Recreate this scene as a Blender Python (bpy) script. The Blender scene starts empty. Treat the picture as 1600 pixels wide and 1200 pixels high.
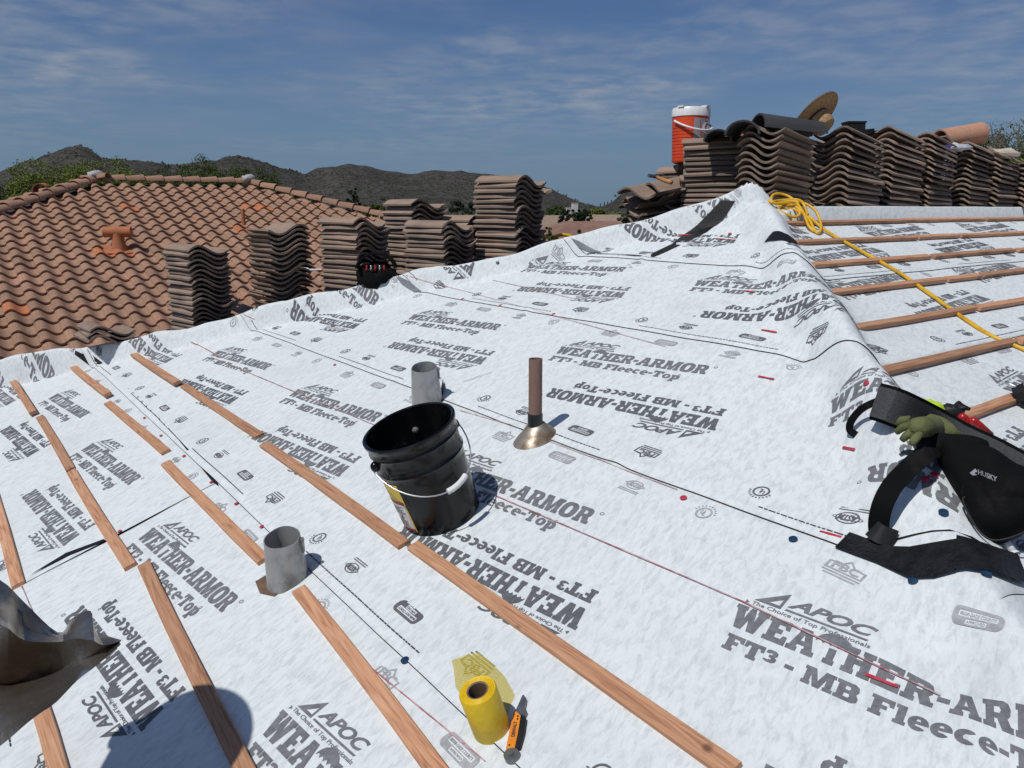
import bpy, bmesh, math, random
import numpy as np
from mathutils import Vector, Matrix, noise as mnoise
random.seed(7); rng = np.random.default_rng(7)
scene = bpy.context.scene
COL = scene.collection
R_ = math.radians

# ------------------------------------------------------------------ camera
FPX = 1202.0                                    # focal length in pixels of the 1600 px wide photograph
PITCH = math.atan((600 - 325) / FPX)
cam_d = bpy.data.cameras.new('camera'); cam_d.sensor_width = 36.0
cam_d.lens = FPX / 1600 * 36.0; cam_d.clip_start = 0.05; cam_d.clip_end = 9000
cam = bpy.data.objects.new('camera', cam_d); COL.objects.link(cam)
cam.location = (0, 0, 0); cam.rotation_euler = (math.pi / 2 - PITCH, 0, 0)
scene.camera = cam

# ------------------------------------------------------------------ sky, sun, exposure
SUN_AZ, SUN_EL = R_(-136.0), R_(57.0)           # azimuth clockwise from +Y
sun_from = Vector((math.sin(SUN_AZ) * math.cos(SUN_EL), math.cos(SUN_AZ) * math.cos(SUN_EL), math.sin(SUN_EL)))
world = bpy.data.worlds.new('World'); scene.world = world; world.use_nodes = True
wn, wl = world.node_tree.nodes, world.node_tree.links
wn.clear()
w_out = wn.new('ShaderNodeOutputWorld'); w_bg = wn.new('ShaderNodeBackground')
sky = wn.new('ShaderNodeTexSky'); sky.sky_type = 'NISHITA'; sky.sun_disc = False
sky.sun_elevation = SUN_EL; sky.sun_rotation = SUN_AZ
sky.altitude = 600; sky.air_density = 1.0; sky.dust_density = 1.6; sky.ozone_density = 2.5
w_bg.inputs['Strength'].default_value = 0.062
def wnode(t, **k):
    n = wn.new(t)
    for a, v in k.items(): setattr(n, a, v)
    return n
tc = wnode('ShaderNodeTexCoord'); sep = wnode('ShaderNodeSeparateXYZ'); wl.new(tc.outputs['Generated'], sep.inputs[0])
def wmath(op, a, b=None, clamp=False):
    n = wnode('ShaderNodeMath', operation=op, use_clamp=clamp)
    for i, x in enumerate((a, b)):
        if x is None: continue
        if isinstance(x, (int, float)): n.inputs[i].default_value = x
        else: wl.new(x, n.inputs[i])
    return n.outputs[0]
zz = wmath('ADD', wmath('MAXIMUM', sep.outputs['Z'], 0.0), 0.06)
cmb = wnode('ShaderNodeCombineXYZ')
wl.new(wmath('DIVIDE', sep.outputs['X'], zz), cmb.inputs[0]); wl.new(wmath('DIVIDE', sep.outputs['Y'], zz), cmb.inputs[1])
def wnoise(scale, detail, rough, vec, dist=0.0):
    n = wnode('ShaderNodeTexNoise'); n.inputs['Scale'].default_value = scale; n.inputs['Detail'].default_value = detail
    n.inputs['Roughness'].default_value = rough; n.inputs['Distortion'].default_value = dist
    wl.new(vec, n.inputs['Vector']); return n.outputs['Fac']
def wramp(x, a, b):
    n = wnode('ShaderNodeMapRange', interpolation_type='SMOOTHSTEP'); wl.new(x, n.inputs['Value'])
    n.inputs['From Min'].default_value = a; n.inputs['From Max'].default_value = b; return n.outputs['Result']
mp = wnode('ShaderNodeMapping'); mp.inputs['Rotation'].default_value = (0, 0, R_(12)); mp.inputs['Location'].default_value = (5.5, -2.0, 0)
mp.inputs['Scale'].default_value = (1.0, 1.0, 1.0); wl.new(cmb.outputs[0], mp.inputs['Vector'])
patch = wramp(wnoise(0.46, 3, 0.5, mp.outputs[0]), 0.34, 0.68)
rip = wramp(wnoise(4.2, 4, 0.5, mp.outputs[0], 0.2), 0.30, 0.78)
veil = wramp(wnoise(0.9, 4, 0.55, mp.outputs[0], 0.3), 0.35, 0.75)
lowfade = wramp(sep.outputs['Z'], 0.02, 0.16)
cl = wmath('MULTIPLY', lowfade, wmath('ADD', wmath('MULTIPLY', wmath('MULTIPLY', patch, rip), 0.62), wmath('MULTIPLY', veil, 0.14), True))
mix = wnode('ShaderNodeMix', data_type='RGBA'); wl.new(cl, mix.inputs['Factor'])
tint = wnode('ShaderNodeMix', data_type='RGBA', blend_type='MULTIPLY'); tint.inputs['Factor'].default_value = 1.0
wl.new(sky.outputs[0], tint.inputs[6]); tint.inputs[7].default_value = (0.37, 0.63, 1.0, 1)
hz = wnode('ShaderNodeMix', data_type='RGBA'); wl.new(wmath('MULTIPLY', wmath('SUBTRACT', 1.0, wramp(sep.outputs['Z'], 0.0, 0.36)), 0.72), hz.inputs['Factor'])
wl.new(tint.outputs[2], hz.inputs[6]); hz.inputs[7].default_value = (2.7, 3.9, 5.3, 1)
wl.new(hz.outputs[2], mix.inputs[6]); mix.inputs[7].default_value = (5.6, 5.9, 6.6, 1)
wl.new(mix.outputs[2], w_bg.inputs['Color']); wl.new(w_bg.outputs[0], w_out.inputs['Surface'])

sun_d = bpy.data.lights.new('sun', 'SUN'); sun_d.energy = 3.1; sun_d.angle = R_(0.53); sun_d.color = (1.0, 0.975, 0.94)
sun = bpy.data.objects.new('sun', sun_d); COL.objects.link(sun); sun.location = (0, 0, 30)
sun.rotation_euler = (-sun_from).to_track_quat('-Z', 'Y').to_euler()
scene.view_settings.view_transform = 'Standard'; scene.view_settings.look = 'None'
scene.view_settings.exposure = 0.0; scene.view_settings.gamma = 1.0; scene.view_settings.use_curve_mapping = False
scene.render.engine = 'CYCLES'; scene.cycles.max_bounces = 6; scene.cycles.transparent_max_bounces = 8
GROUND_Z = -5.2

# ------------------------------------------------------------------ helpers: geometry of the view
cP, sP = math.cos(PITCH), math.sin(PITCH)
CF, CU, CR = np.array([0, cP, -sP]), np.array([0, sP, cP]), np.array([1.0, 0, 0])
def ray(u, v): return CF + CR * (u - 800) / FPX + CU * (600 - v) / FPX
def atd(u, v, depth): return ray(u, v) * depth            # a point at a given depth
def project(p):
    p = np.asarray(p, float); d = p @ CF
    return 800 + FPX * (p @ CR) / d, 600 - FPX * (p @ CU) / d

# ------------------------------------------------------------------ helpers: objects and meshes
def L(c):                                                 # sRGB 0-255 to linear
    return tuple(((x / 255) / 12.92 if x / 255 <= 0.04045 else ((x / 255 + 0.055) / 1.055) ** 2.4) for x in c)
def mesh_data(name, verts, faces, mats, smooth=False, fmat=None):
    me = bpy.data.meshes.new(name)
    me.from_pydata([tuple(map(float, v)) for v in verts], [], [tuple(map(int, f)) for f in faces])
    for m in (mats if isinstance(mats, (list, tuple)) else [mats]): me.materials.append(m)
    if smooth: me.polygons.foreach_set('use_smooth', [True] * len(me.polygons))
    if fmat is not None: me.polygons.foreach_set('material_index', list(map(int, fmat)))
    me.update(); return me
def link(name, data, parent=None, loc=None, rot=None):
    o = bpy.data.objects.new(name, data); COL.objects.link(o)
    if parent is not None: o.parent = parent
    if loc is not None: o.location = tuple(map(float, loc))
    if rot is not None: o.rotation_euler = rot
    return o
def obj(name, verts, faces, mats, parent=None, smooth=False, fmat=None, loc=None, rot=None):
    return link(name, mesh_data(name, verts, faces, mats, smooth, fmat), parent, loc, rot)
def tag(o, label=None, cat=None, group=None, kind=None):
    if label: o['label'] = label
    if cat: o['category'] = cat
    if group: o['group'] = group
    if kind: o['kind'] = kind
    return o
def thing(name, label, cat, loc=(0, 0, 0), rot=None, group=None):
    o = link(name, None, None, loc, rot); o.empty_display_size = 0.1
    return tag(o, label, cat, group)
def autosmooth(o, ang=35):
    me = o.data; me.polygons.foreach_set('use_smooth', [True] * len(me.polygons))
    me.set_sharp_from_angle(angle=R_(ang)); return o
def frame_rot(x, z):                                      # rotation with local x, z (z kept)
    z = Vector(z).normalized(); x = Vector(x); x = (x - z * x.dot(z)).normalized(); y = z.cross(x)
    return Matrix((x, y, z)).transposed().to_euler()
class MB:                                                 # collects shapes for one mesh
    def __init__(s): s.v, s.f, s.m = [], [], []
    def add(s, v, f, mi=0):
        n = len(s.v); s.v += [tuple(x) for x in v]; s.f += [tuple(i + n for i in q) for q in f]; s.m += [mi] * len(f); return s
    def box(s, c, size, rot=None, mi=0, taper=1.0):
        a, b, h = [x / 2 for x in size]; vs = []
        for z in (-h, h):
            k = 1.0 if z < 0 else taper
            for x, y in ((-a, -b), (a, -b), (a, b), (-a, b)): vs.append(Vector((x * k, y * k, z)))
        if rot is not None: vs = [rot @ p for p in vs]
        vs = [p + Vector(c) for p in vs]
        return s.add(vs, [(3, 2, 1, 0), (4, 5, 6, 7), (0, 1, 5, 4), (1, 2, 6, 5), (2, 3, 7, 6), (3, 0, 4, 7)], mi)
    def lathe(s, prof, n=32, c=(0, 0, 0), mi=0, cap0=False, cap1=False):
        vs, fs = [], []
        for r, z in prof:
            for k in range(n):
                a = 2 * math.pi * k / n; vs.append((c[0] + r * math.cos(a), c[1] + r * math.sin(a), c[2] + z))
        for i in range(len(prof) - 1):
            for k in range(n):
                k2 = (k + 1) % n; fs.append((i * n + k, i * n + k2, (i + 1) * n + k2, (i + 1) * n + k))
        if cap0: fs.append(tuple(range(n))[::-1])
        if cap1: fs.append(tuple((len(prof) - 1) * n + k for k in range(n)))
        return s.add(vs, fs, mi)
    def tube(s, pts, rad, n=8, mi=0, closed=False, caps=True):
        pts = [Vector(p) for p in pts]; m = len(pts); vs, fs = [], []
        rads = rad if isinstance(rad, (list, tuple)) else [rad] * m
        t0 = (pts[1] - pts[0]).normalized(); nrm = t0.orthogonal().normalized()
        for i, p in enumerate(pts):
            a = pts[(i - 1) % m] if (closed or i > 0) else p; b = pts[(i + 1) % m] if (closed or i < m - 1) else p
            t = (b - a).normalized() if (b - a).length > 1e-9 else t0
            nrm = (nrm - t * nrm.dot(t)); nrm = nrm.normalized() if nrm.length > 1e-6 else t.orthogonal().normalized()
            bi = t.cross(nrm)
            for k in range(n):
                an = 2 * math.pi * k / n; vs.append(p + (nrm * math.cos(an) + bi * math.sin(an)) * rads[i])
        for i in range(m if closed else m - 1):
            j = (i + 1) % m
            for k in range(n):
                k2 = (k + 1) % n; fs.append((i * n + k, i * n + k2, j * n + k2, j * n + k))
        if caps and not closed:
            fs.append(tuple(range(n))[::-1]); fs.append(tuple((m - 1) * n + k for k in range(n)))
        return s.add(vs, fs, mi)
    def ribbon(s, pts, sides, thick, mi=0):               # strap: centre points, half-width vectors, thickness along the normal
        vs, fs = [], []; m = len(pts)
        for i in range(m):
            p = Vector(pts[i]); w = Vector(sides[i]); t = (Vector(pts[min(i + 1, m - 1)]) - Vector(pts[max(i - 1, 0)])).normalized()
            nn = w.cross(t).normalized() * thick / 2
            vs += [p - w - nn, p + w - nn, p + w + nn, p - w + nn]
        for i in range(m - 1):
            a, b = 4 * i, 4 * i + 4
            for k in range(4): fs.append((a + k, a + (k + 1) % 4, b + (k + 1) % 4, b + k))
        fs.append((0, 1, 2, 3)[::-1]); fs.append(tuple(4 * (m - 1) + k for k in range(4)))
        return s.add(vs, fs, mi)
    def ellipsoid(s, c, r, n=12, m=8, rot=None, mi=0, wob=0.0):
        vs, fs = [], []
        for i in range(m + 1):
            th = math.pi * i / m
            for k in range(n):
                a = 2 * math.pi * k / n; q = Vector((r[0] * math.sin(th) * math.cos(a), r[1] * math.sin(th) * math.sin(a), r[2] * math.cos(th)))
                if wob: q *= 1 + wob * mnoise.noise(q * (3 / max(r)) + Vector(c) * 7)
                vs.append((rot @ q if rot is not None else q) + Vector(c))
        for i in range(m):
            for k in range(n):
                k2 = (k + 1) % n; fs.append((i * n + k, (i + 1) * n + k, (i + 1) * n + k2, i * n + k2))
        return s.add(vs, fs, mi)
    def extrude(s, poly, z0, z1, xf=None, mi=0):          # 2-D polygon to a prism
        n = len(poly); vs = [Vector((x, y, z0)) for x, y in poly] + [Vector((x, y, z1)) for x, y in poly]
        if xf is not None: vs = [xf @ v for v in vs]
        fs = [tuple(range(n))[::-1], tuple(range(n, 2 * n))] + [(i, (i + 1) % n, n + (i + 1) % n, n + i) for i in range(n)]
        return s.add(vs, fs, mi)
    def obj(s, name, mats, parent=None, smooth=False, loc=None, rot=None, auto=None):
        o = obj(name, s.v, s.f, mats, parent, smooth, s.m, loc, rot)
        if auto: autosmooth(o, auto)
        return o
def spline(pts, n=8, closed=False):                       # Catmull-Rom
    P_ = [np.asarray(p, float) for p in pts]; m = len(P_); out = []
    for i in range(m if closed else m - 1):
        g = (lambda k: P_[k % m]) if closed else (lambda k: P_[min(max(k, 0), m - 1)])
        a, b, c, d = g(i - 1), g(i), g(i + 1), g(i + 2)
        for k in range(n):
            t = k / n; out.append(0.5 * (2 * b + (c - a) * t + (2 * a - 5 * b + 4 * c - d) * t * t + (3 * b - a - 3 * c + d) * t ** 3))
    if not closed: out.append(P_[-1])
    return out

# ------------------------------------------------------------------ helpers: materials
MATS = {}
def mat(name, c1, c2=None, scale=8.0, rough=0.6, metal=0.0, bump=0.0, bscale=None, detail=5, stretch=(1, 1, 1), lo=0.35, hi=0.65, spec=0.5,
        rnd=0.0, alpha=1.0, trans=0.0, rough2=None, bdist=0.01, coat=0.0):
    if name in MATS: return MATS[name]
    m = bpy.data.materials.new(name); m.use_nodes = True; nt = m.node_tree; N, K = nt.nodes, nt.links
    b = N['Principled BSDF']; b.inputs['Roughness'].default_value = rough; b.inputs['Metallic'].default_value = metal
    b.inputs['Specular IOR Level'].default_value = spec; b.inputs['Alpha'].default_value = alpha
    b.inputs['Coat Weight'].default_value = coat
    if trans: b.inputs['Transmission Weight'].default_value = trans
    tcn = N.new('ShaderNodeTexCoord'); mpn = N.new('ShaderNodeMapping'); mpn.inputs['Scale'].default_value = stretch
    K.new(tcn.outputs['Object'], mpn.inputs['Vector'])
    out = None
    if c2 is not None:
        nz = N.new('ShaderNodeTexNoise'); nz.inputs['Scale'].default_value = scale; nz.inputs['Detail'].default_value = detail; nz.inputs['Roughness'].default_value = 0.6
        K.new(mpn.outputs[0], nz.inputs['Vector'])
        mr = N.new('ShaderNodeMapRange'); mr.interpolation_type = 'SMOOTHSTEP'; mr.inputs['From Min'].default_value = lo; mr.inputs['From Max'].default_value = hi
        K.new(nz.outputs['Fac'], mr.inputs['Value'])
        mx = N.new('ShaderNodeMix'); mx.data_type = 'RGBA'; mx.inputs[6].default_value = (*c1, 1); mx.inputs[7].default_value = (*c2, 1)
        K.new(mr.outputs[0], mx.inputs['Factor']); out = mx.outputs[2]
        if rough2 is not None:
            r2 = N.new('ShaderNodeMapRange'); r2.inputs['To Min'].default_value = rough; r2.inputs['To Max'].default_value = rough2
            K.new(mr.outputs[0], r2.inputs['Value']); K.new(r2.outputs[0], b.inputs['Roughness'])
    if rnd:
        oi = N.new('ShaderNodeObjectInfo'); rr = N.new('ShaderNodeMapRange'); rr.inputs['To Min'].default_value = 1 - rnd; rr.inputs['To Max'].default_value = 1 + rnd
        K.new(oi.outputs['Random'], rr.inputs['Value'])
        mu = N.new('ShaderNodeMix'); mu.data_type = 'RGBA'; mu.blend_type = 'MULTIPLY'; mu.inputs['Factor'].default_value = 1
        if out is None: mu.inputs[6].default_value = (*c1, 1)
        else: K.new(out, mu.inputs[6])
        K.new(rr.outputs[0], mu.inputs[7]); out = mu.outputs[2]
    if out is not None: K.new(out, b.inputs['Base Color'])
    else: b.inputs['Base Color'].default_value = (*c1, 1)
    if bump:
        nb = N.new('ShaderNodeTexNoise'); nb.inputs['Scale'].default_value = bscale or scale * 3; nb.inputs['Detail'].default_value = 4
        K.new(mpn.outputs[0], nb.inputs['Vector']); bp = N.new('ShaderNodeBump'); bp.inputs['Strength'].default_value = bump; bp.inputs['Distance'].default_value = bdist
        K.new(nb.outputs['Fac'], bp.inputs['Height']); K.new(bp.outputs[0], b.inputs['Normal'])
    MATS[name] = m; return m

# ================================================================== the roof being re-covered
AZA = R_(53.4); SL = 1 / 3.0; CSL = math.cos(math.atan(SL))
upA = np.array([math.sin(AZA), math.cos(AZA)]); cA = np.array([math.sin(AZA - math.pi / 2), math.cos(AZA - math.pi / 2)])
_d = ray(1185, 335); PK = _d / math.hypot(_d[0], _d[1]) * 5.3       # peak where ridge and both hips meet
def sstep(a, b, x): t = np.clip((x - a) / (b - a), 0, 1); return t * t * (3 - 2 * t)
def wob(x, y): return (np.sin(5.1 * x + 1.3 * y) + np.sin(3.7 * y - 2.2 * x + 1) + np.sin(11.3 * x + 7.9 * y + 2) * .5 + np.sin(9.1 * y - 12.7 * x + 4) * .5) / 3
def roofz(u, v): return PK[2] + SL * np.minimum(v, np.minimum(u, -u))
def surf_uv(u, v):                                                   # membrane height over plan position
    u = np.asarray(u, float); v = np.asarray(v, float); z = roofz(u, v)
    z = z + .0028 * wob(u * 1.3, v * 1.3)
    a = (-u - v) / math.sqrt(2); d = (u - v) / math.sqrt(2)          # right hip
    on = sstep(-.22, -.05, a)
    H = (.112 + .018 * np.sin(3.1 * a + .5) + .013 * np.sin(7.3 * a)) * (1 - .55 * sstep(2.95, 3.35, a)) - .055 * np.exp(-(a / .3) ** 2)
    wd = .105 + .020 * np.sin(4.3 * a + 1)
    bR = H * np.exp(-np.abs(d / wd) ** 2.5) + (.016 * np.sin(8 * a + 6 * d) + .01 * np.sin(17 * a - 9 * d)) * np.exp(-((d - .13) / .1) ** 2)
    z = z + bR * on
    a = (u - v) / math.sqrt(2); d = (-u - v) / math.sqrt(2)          # left hip
    on = sstep(-.15, .1, a)
    H = .135 + .018 * np.sin(2.3 * a + 1) + .012 * np.sin(6.1 * a + .5) + .006 * np.sin(15 * a) + .06 * sstep(3.9, 5.6, a)
    g = np.where(d > 0, 1 - sstep(-.01, .075 + .012 * np.sin(3.3 * a), d), np.exp(-(d / .05) ** 2))
    z = z + H * g * on + .008 * np.sin(9 * a + 5 * d) * np.exp(-((d - .16) / .1) ** 2) * on
    du = np.abs(u)                                                   # ridge board
    z = z + (.05 + SL * du) * (1 - sstep(.15, .165, du)) * sstep(-.02, .2, v)
    return z
_wr = []
_rw = random.Random(11)
for _ in range(20):                                                  # shallow wrinkles in the laid sheets
    _v = -_rw.uniform(.5, 5.2); _u = _rw.uniform(-1, 1) * (-_v) * .95; _t = _rw.uniform(-.5, .5) + (1.2 if _rw.random() < .5 else 0); _wr.append((_u, _v, math.cos(_t), math.sin(_t), _rw.uniform(.12, .4), _rw.uniform(.014, .03), _rw.uniform(.002, .0055)))
_surf0 = surf_uv
def surf_uv(u, v):
    z = _surf0(u, v); u = np.asarray(u, float); v = np.asarray(v, float)
    for cu_, cv_, ct, st_, ln_, wd_, h_ in _wr:
        x = (u - cu_) * ct + (v - cv_) * st_; y = -(u - cu_) * st_ + (v - cv_) * ct + .02 * np.sin(x * 9); z = z + h_ * np.exp(-(x / ln_) ** 4 - (y / wd_) ** 2)
    return z
def uv_of(x, y): dx, dy = x - PK[0], y - PK[1]; return dx * cA[0] + dy * cA[1], dx * upA[0] + dy * upA[1]
def surf_xy(x, y): return surf_uv(*uv_of(x, y))
def xy_of(u, v): return PK[0] + u * cA[0] + v * upA[0], PK[1] + u * cA[1] + v * upA[1]
def nrm_uv(u, v, e=.004):
    dzu = (surf_uv(u + e, v) - surf_uv(u - e, v)) / (2 * e); dzv = (surf_uv(u, v + e) - surf_uv(u, v - e)) / (2 * e)
    n = np.stack([-(dzu * cA[0] + dzv * upA[0]), -(dzu * cA[1] + dzv * upA[1]), np.ones_like(dzu)], -1)
    return n / np.linalg.norm(n, axis=-1, keepdims=True)
def on_surf(u, v, lift):
    x, y = xy_of(u, v); p = np.stack([x, y, surf_uv(u, v)], -1); return p + nrm_uv(u, v) * np.asarray(lift)[..., None]
def px_surf(pu, pv, lift=0.0):                                       # where a line of sight meets the membrane
    r = ray(pu, pv); lo, hi, m = .5, 10.5, 300
    for _ in range(3):
        ts = np.linspace(lo, hi, m); pz = _surf0(*uv_of(r[0] * ts, r[1] * ts)); k = int(np.argmax(r[2] * ts < pz))
        if not (r[2] * ts[k] < pz[k]): k = m - 1
        lo, hi, m = ts[max(k - 1, 0)], ts[k], 24
    p = r * hi; u, v = uv_of(p[0], p[1]); return p + nrm_uv(u, v, .01) * lift
nA = np.array([-SL * upA[0], -SL * upA[1], 1]); nA /= np.linalg.norm(nA)
nB = np.array([-SL * cA[0], -SL * cA[1], 1]); nB /= np.linalg.norm(nB)

# ---- materials of the roof
def membrane_mat():
    m = bpy.data.materials.new('fleece_membrane'); m.use_nodes = True; N, K = m.node_tree.nodes, m.node_tree.links; b = N['Principled BSDF']
    b.inputs['Roughness'].default_value = .85; b.inputs['Specular IOR Level'].default_value = .25
    tcn = N.new('ShaderNodeTexCoord'); mp_ = N.new('ShaderNodeMapping'); mp_.inputs['Rotation'].default_value = (0, 0, R_(36.6)); K.new(tcn.outputs['Object'], mp_.inputs['Vector'])
    def nz(s, d, st=(1, 1, 1), r=.6):
        q = N.new('ShaderNodeMapping'); q.inputs['Scale'].default_value = st; K.new(mp_.outputs[0], q.inputs['Vector'])
        n = N.new('ShaderNodeTexNoise'); n.inputs['Scale'].default_value = s; n.inputs['Detail'].default_value = d; n.inputs['Roughness'].default_value = r
        n.inputs['Distortion'].default_value = .5
        K.new(q.outputs[0], n.inputs['Vector']); return n.outputs['Fac']
    def mr(x, a, c, o0=0., o1=1.):
        n = N.new('ShaderNodeMapRange'); n.inputs['From Min'].default_value = a; n.inputs['From Max'].default_value = c; n.inputs['To Min'].default_value = o0; n.inputs['To Max'].default_value = o1
        K.new(x, n.inputs['Value']); return n.outputs[0]
    def mx(f, c1, c2):
        n = N.new('ShaderNodeMix'); n.data_type = 'RGBA'; K.new(f, n.inputs['Factor'])
        for i, c in ((6, c1), (7, c2)):
            if isinstance(c, tuple): n.inputs[i].default_value = (*c, 1)
            else: K.new(c, n.inputs[i])
        return n.outputs[2]
    blot = nz(30, 7, (1.9, .7, 1), .65); fine = nz(130, 5, (1.6, .4, 1)); big = nz(1.1, 4); spk = nz(70, 2)
    c = mx(mr(blot, .44, .78), (.69, .725, .718), (.45, .487, .493))
    c = mx(mr(fine, .45, .75, 0, .5), c, (.75, .775, .765))
    c = mx(mr(big, .5, .78, 0, .35), c, (.55, .57, .56))
    c = mx(mr(nz(2.3, 6), .56, .80, 0, .35), c, (.50, .47, .43))
    c = mx(mr(spk, .78, .80, 0, .6), c, (.18, .17, .16))
    K.new(c, b.inputs['Base Color'])
    bp = N.new('ShaderNodeBump'); bp.inputs['Strength'].default_value = .16; bp.inputs['Distance'].default_value = .003; K.new(blot, bp.inputs['Height'])
    bp2 = N.new('ShaderNodeBump'); bp2.inputs['Strength'].default_value = .13; bp2.inputs['Distance'].default_value = .02; K.new(nz(7, 3), bp2.inputs['Height'])
    K.new(bp2.outputs[0], bp.inputs['Normal']); K.new(bp.outputs[0], b.inputs['Normal'])
    return m
M_mem = membrane_mat()
M_asph = mat('asphalt_black', (.006, .0065, .0075), (.012, .012, .013), 30, .5, spec=.25, bump=.3, bscale=120, rough2=.6)
M_pd = mat('print_dark', (.095, .10, .105), (.125, .13, .135), 60, .8)
M_pm = mat('print_mid', (.13, .135, .14), (.185, .19, .195), 60, .8)
M_pl = mat('print_light', (.30, .305, .315), (.40, .405, .41), 60, .8)
M_red = mat('red_mark', (.42, .015, .035), (.55, .05, .08), 40, .6)
M_chalk = mat('chalk_line', (.34, .09, .11), (.55, .38, .40), 25, .9)
M_blue = mat('blue_plastic', (.008, .03, .075), (.012, .05, .10), 30, .35)
M_felt = mat('old_felt', (.018, .017, .017), (.04, .037, .034), 6, .9, bump=.3)
M_stucco = mat('stucco', (.36, .27, .20), (.42, .32, .24), 10, .9, bump=.3, bscale=60)
M_dash = mat('fine_print', (.05, .05, .055), None)

house = thing('house', 'house under re-roofing, its hipped roof wrapped in white printed membrane', 'house', (0, 0, 0))
def plan_poly(pts, dz): return [(*xy_of(u, v), float(roofz(u, v)) + dz) for u, v in pts]
E_ = 6.6
deck = MB()
deck.add(plan_poly([(0, 0), (E_, -E_), (-E_, -E_)], -.03), [(0, 1, 2)])
deck.add(plan_poly([(0, 0), (-E_, -E_), (-E_, 9), (0, 9)], -.03), [(0, 1, 2, 3)])
deck.add(plan_poly([(0, 0), (0, 9), (5.9, 9), (5.9, -5.9)], -.03), [(0, 1, 2, 3)])
deck.obj('roof_deck', M_felt, house)
wl_ = MB()
for (a, b) in (((-6.2, -6.2), (6.2, -6.2)), ((-6.2, -6.2), (-6.2, 8.8)), ((-6.2, 8.8), (5.6, 8.8)), ((6.2, -6.2), (5.6, 8.8))):
    (x0, y0), (x1, y1) = xy_of(*a), xy_of(*b); t = -2.35
    wl_.add([(x0, y0, GROUND_Z), (x1, y1, GROUND_Z), (x1, y1, t), (x0, y0, t)], [(0, 1, 2, 3)])
wl_.obj('wall', M_stucco, house)

# ---- sheets: frame e (reading direction), g (uphill); coordinates x along e, w up the slope
class Sheet:
    def __init__(s, side, wb, wt, x0f, x1f, lap=.0045, vis_top=None, step=.03, name='membrane_sheet', edge_lift=None):
        s.side, s.wb, s.wt, s.x0f, s.x1f, s.lap = side, wb, wt, x0f, x1f, lap
        s.vis_top = vis_top if vis_top is not None else wt
        s.base = .0085 if side == 'A' else .001
        s.edge_lift = edge_lift
        nw = max(6, int((wt - wb) / step)); ws = np.linspace(wb, wt, nw + 1)
        tt = np.linspace(0, 1, 260 if side == 'A' else 240); tt = .5 - .5 * np.sign(1 - 2 * tt) * np.abs(1 - 2 * tt) ** .72 if side == 'A' else tt ** 1.7
        X = np.array([x0f(w) + (x1f(w) - x0f(w)) * tt for w in ws]); W = np.repeat(ws[:, None], len(tt), 1)
        top = s.pt(X, W); nr, nc = X.shape
        V = list(top.reshape(-1, 3)); F = [(i * nc + j, i * nc + j + 1, (i + 1) * nc + j + 1, (i + 1) * nc + j) for i in range(nr - 1) for j in range(nc - 1)]; fm = [0] * len(F)
        ring = [j for j in range(nc)] + [i * nc + nc - 1 for i in range(1, nr)] + [(nr - 1) * nc + j for j in range(nc - 2, -1, -1)] + [i * nc for i in range(nr - 2, 0, -1)]
        k0 = len(V); n = len(ring)
        for q in ring: V.append(V[q] - np.array([0, 0, .0045]))
        for q in range(n): F.append((ring[q], k0 + q, k0 + (q + 1) % n, ring[(q + 1) % n])); fm.append(1)
        s.o = obj(name, V, F, [M_mem, M_asph], house, False, fm)
        s.o.data.polygons.foreach_set('use_smooth', [q == 0 for q in fm])
        s.print = {}
    def uv(s, x, w):
        v = w * CSL
        if s.side != 'A': return v, x
        u = -x; r2 = math.sqrt(2)                                    # the sheet climbs the hip boards: unfolded length to plan
        a = (u - v) / r2; d = (-u - v) / r2; d2 = np.interp(d, [-1.075, -.075, .085, 40], [-1.0, 0, .085, 40]); u, v = (a - d2) / r2, (-a - d2) / r2
        a = (-u - v) / r2; d = (u - v) / r2; d2 = np.interp(d, [-1.06, -.06, .15, 40], [-1.0, 0, .15, 40]); return (d2 - a) / r2, (-a - d2) / r2
    def lift(s, x, w):
        l = s.base + s.lap * (1 - sstep(s.wb + .02, s.wb + .16, w)) - .0055 * sstep(s.vis_top, s.vis_top + .02, w)
        if s.edge_lift is not None: l = l + s.edge_lift(x, w)
        return l
    def pt(s, x, w, extra=0.0):
        u, v = s.uv(x, w); return on_surf(u, v, s.lift(x, w) + extra)
    def stamp(s, logo, x0, w0, ang, material, extra=.0013):
        v2, f2 = logo; ca, sa = math.cos(ang), math.sin(ang)
        x = x0 + ca * v2[:, 0] - sa * v2[:, 1]; w = w0 + sa * v2[:, 0] + ca * v2[:, 1]
        xa, xb = np.array([s.x0f(q) for q in w]), np.array([s.x1f(q) for q in w])
        ok = (x > xa + .004) & (x < xb - .004) & (w > s.wb + .004) & (w < s.vis_top - .002)
        if not ok.any(): return
        P3 = s.pt(x, w, extra); st = s.print.setdefault(material.name, ([], [], material)); n = len(st[0])
        st[0].extend(P3); st[1].extend(tuple(i + n for i in f) for f in f2 if all(ok[i] for i in f))
    def finish(s):
        for k, (v, f, m) in s.print.items():
            if f: tag(obj('printed_lettering', v, f, m, s.o), kind='stuff')

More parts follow.
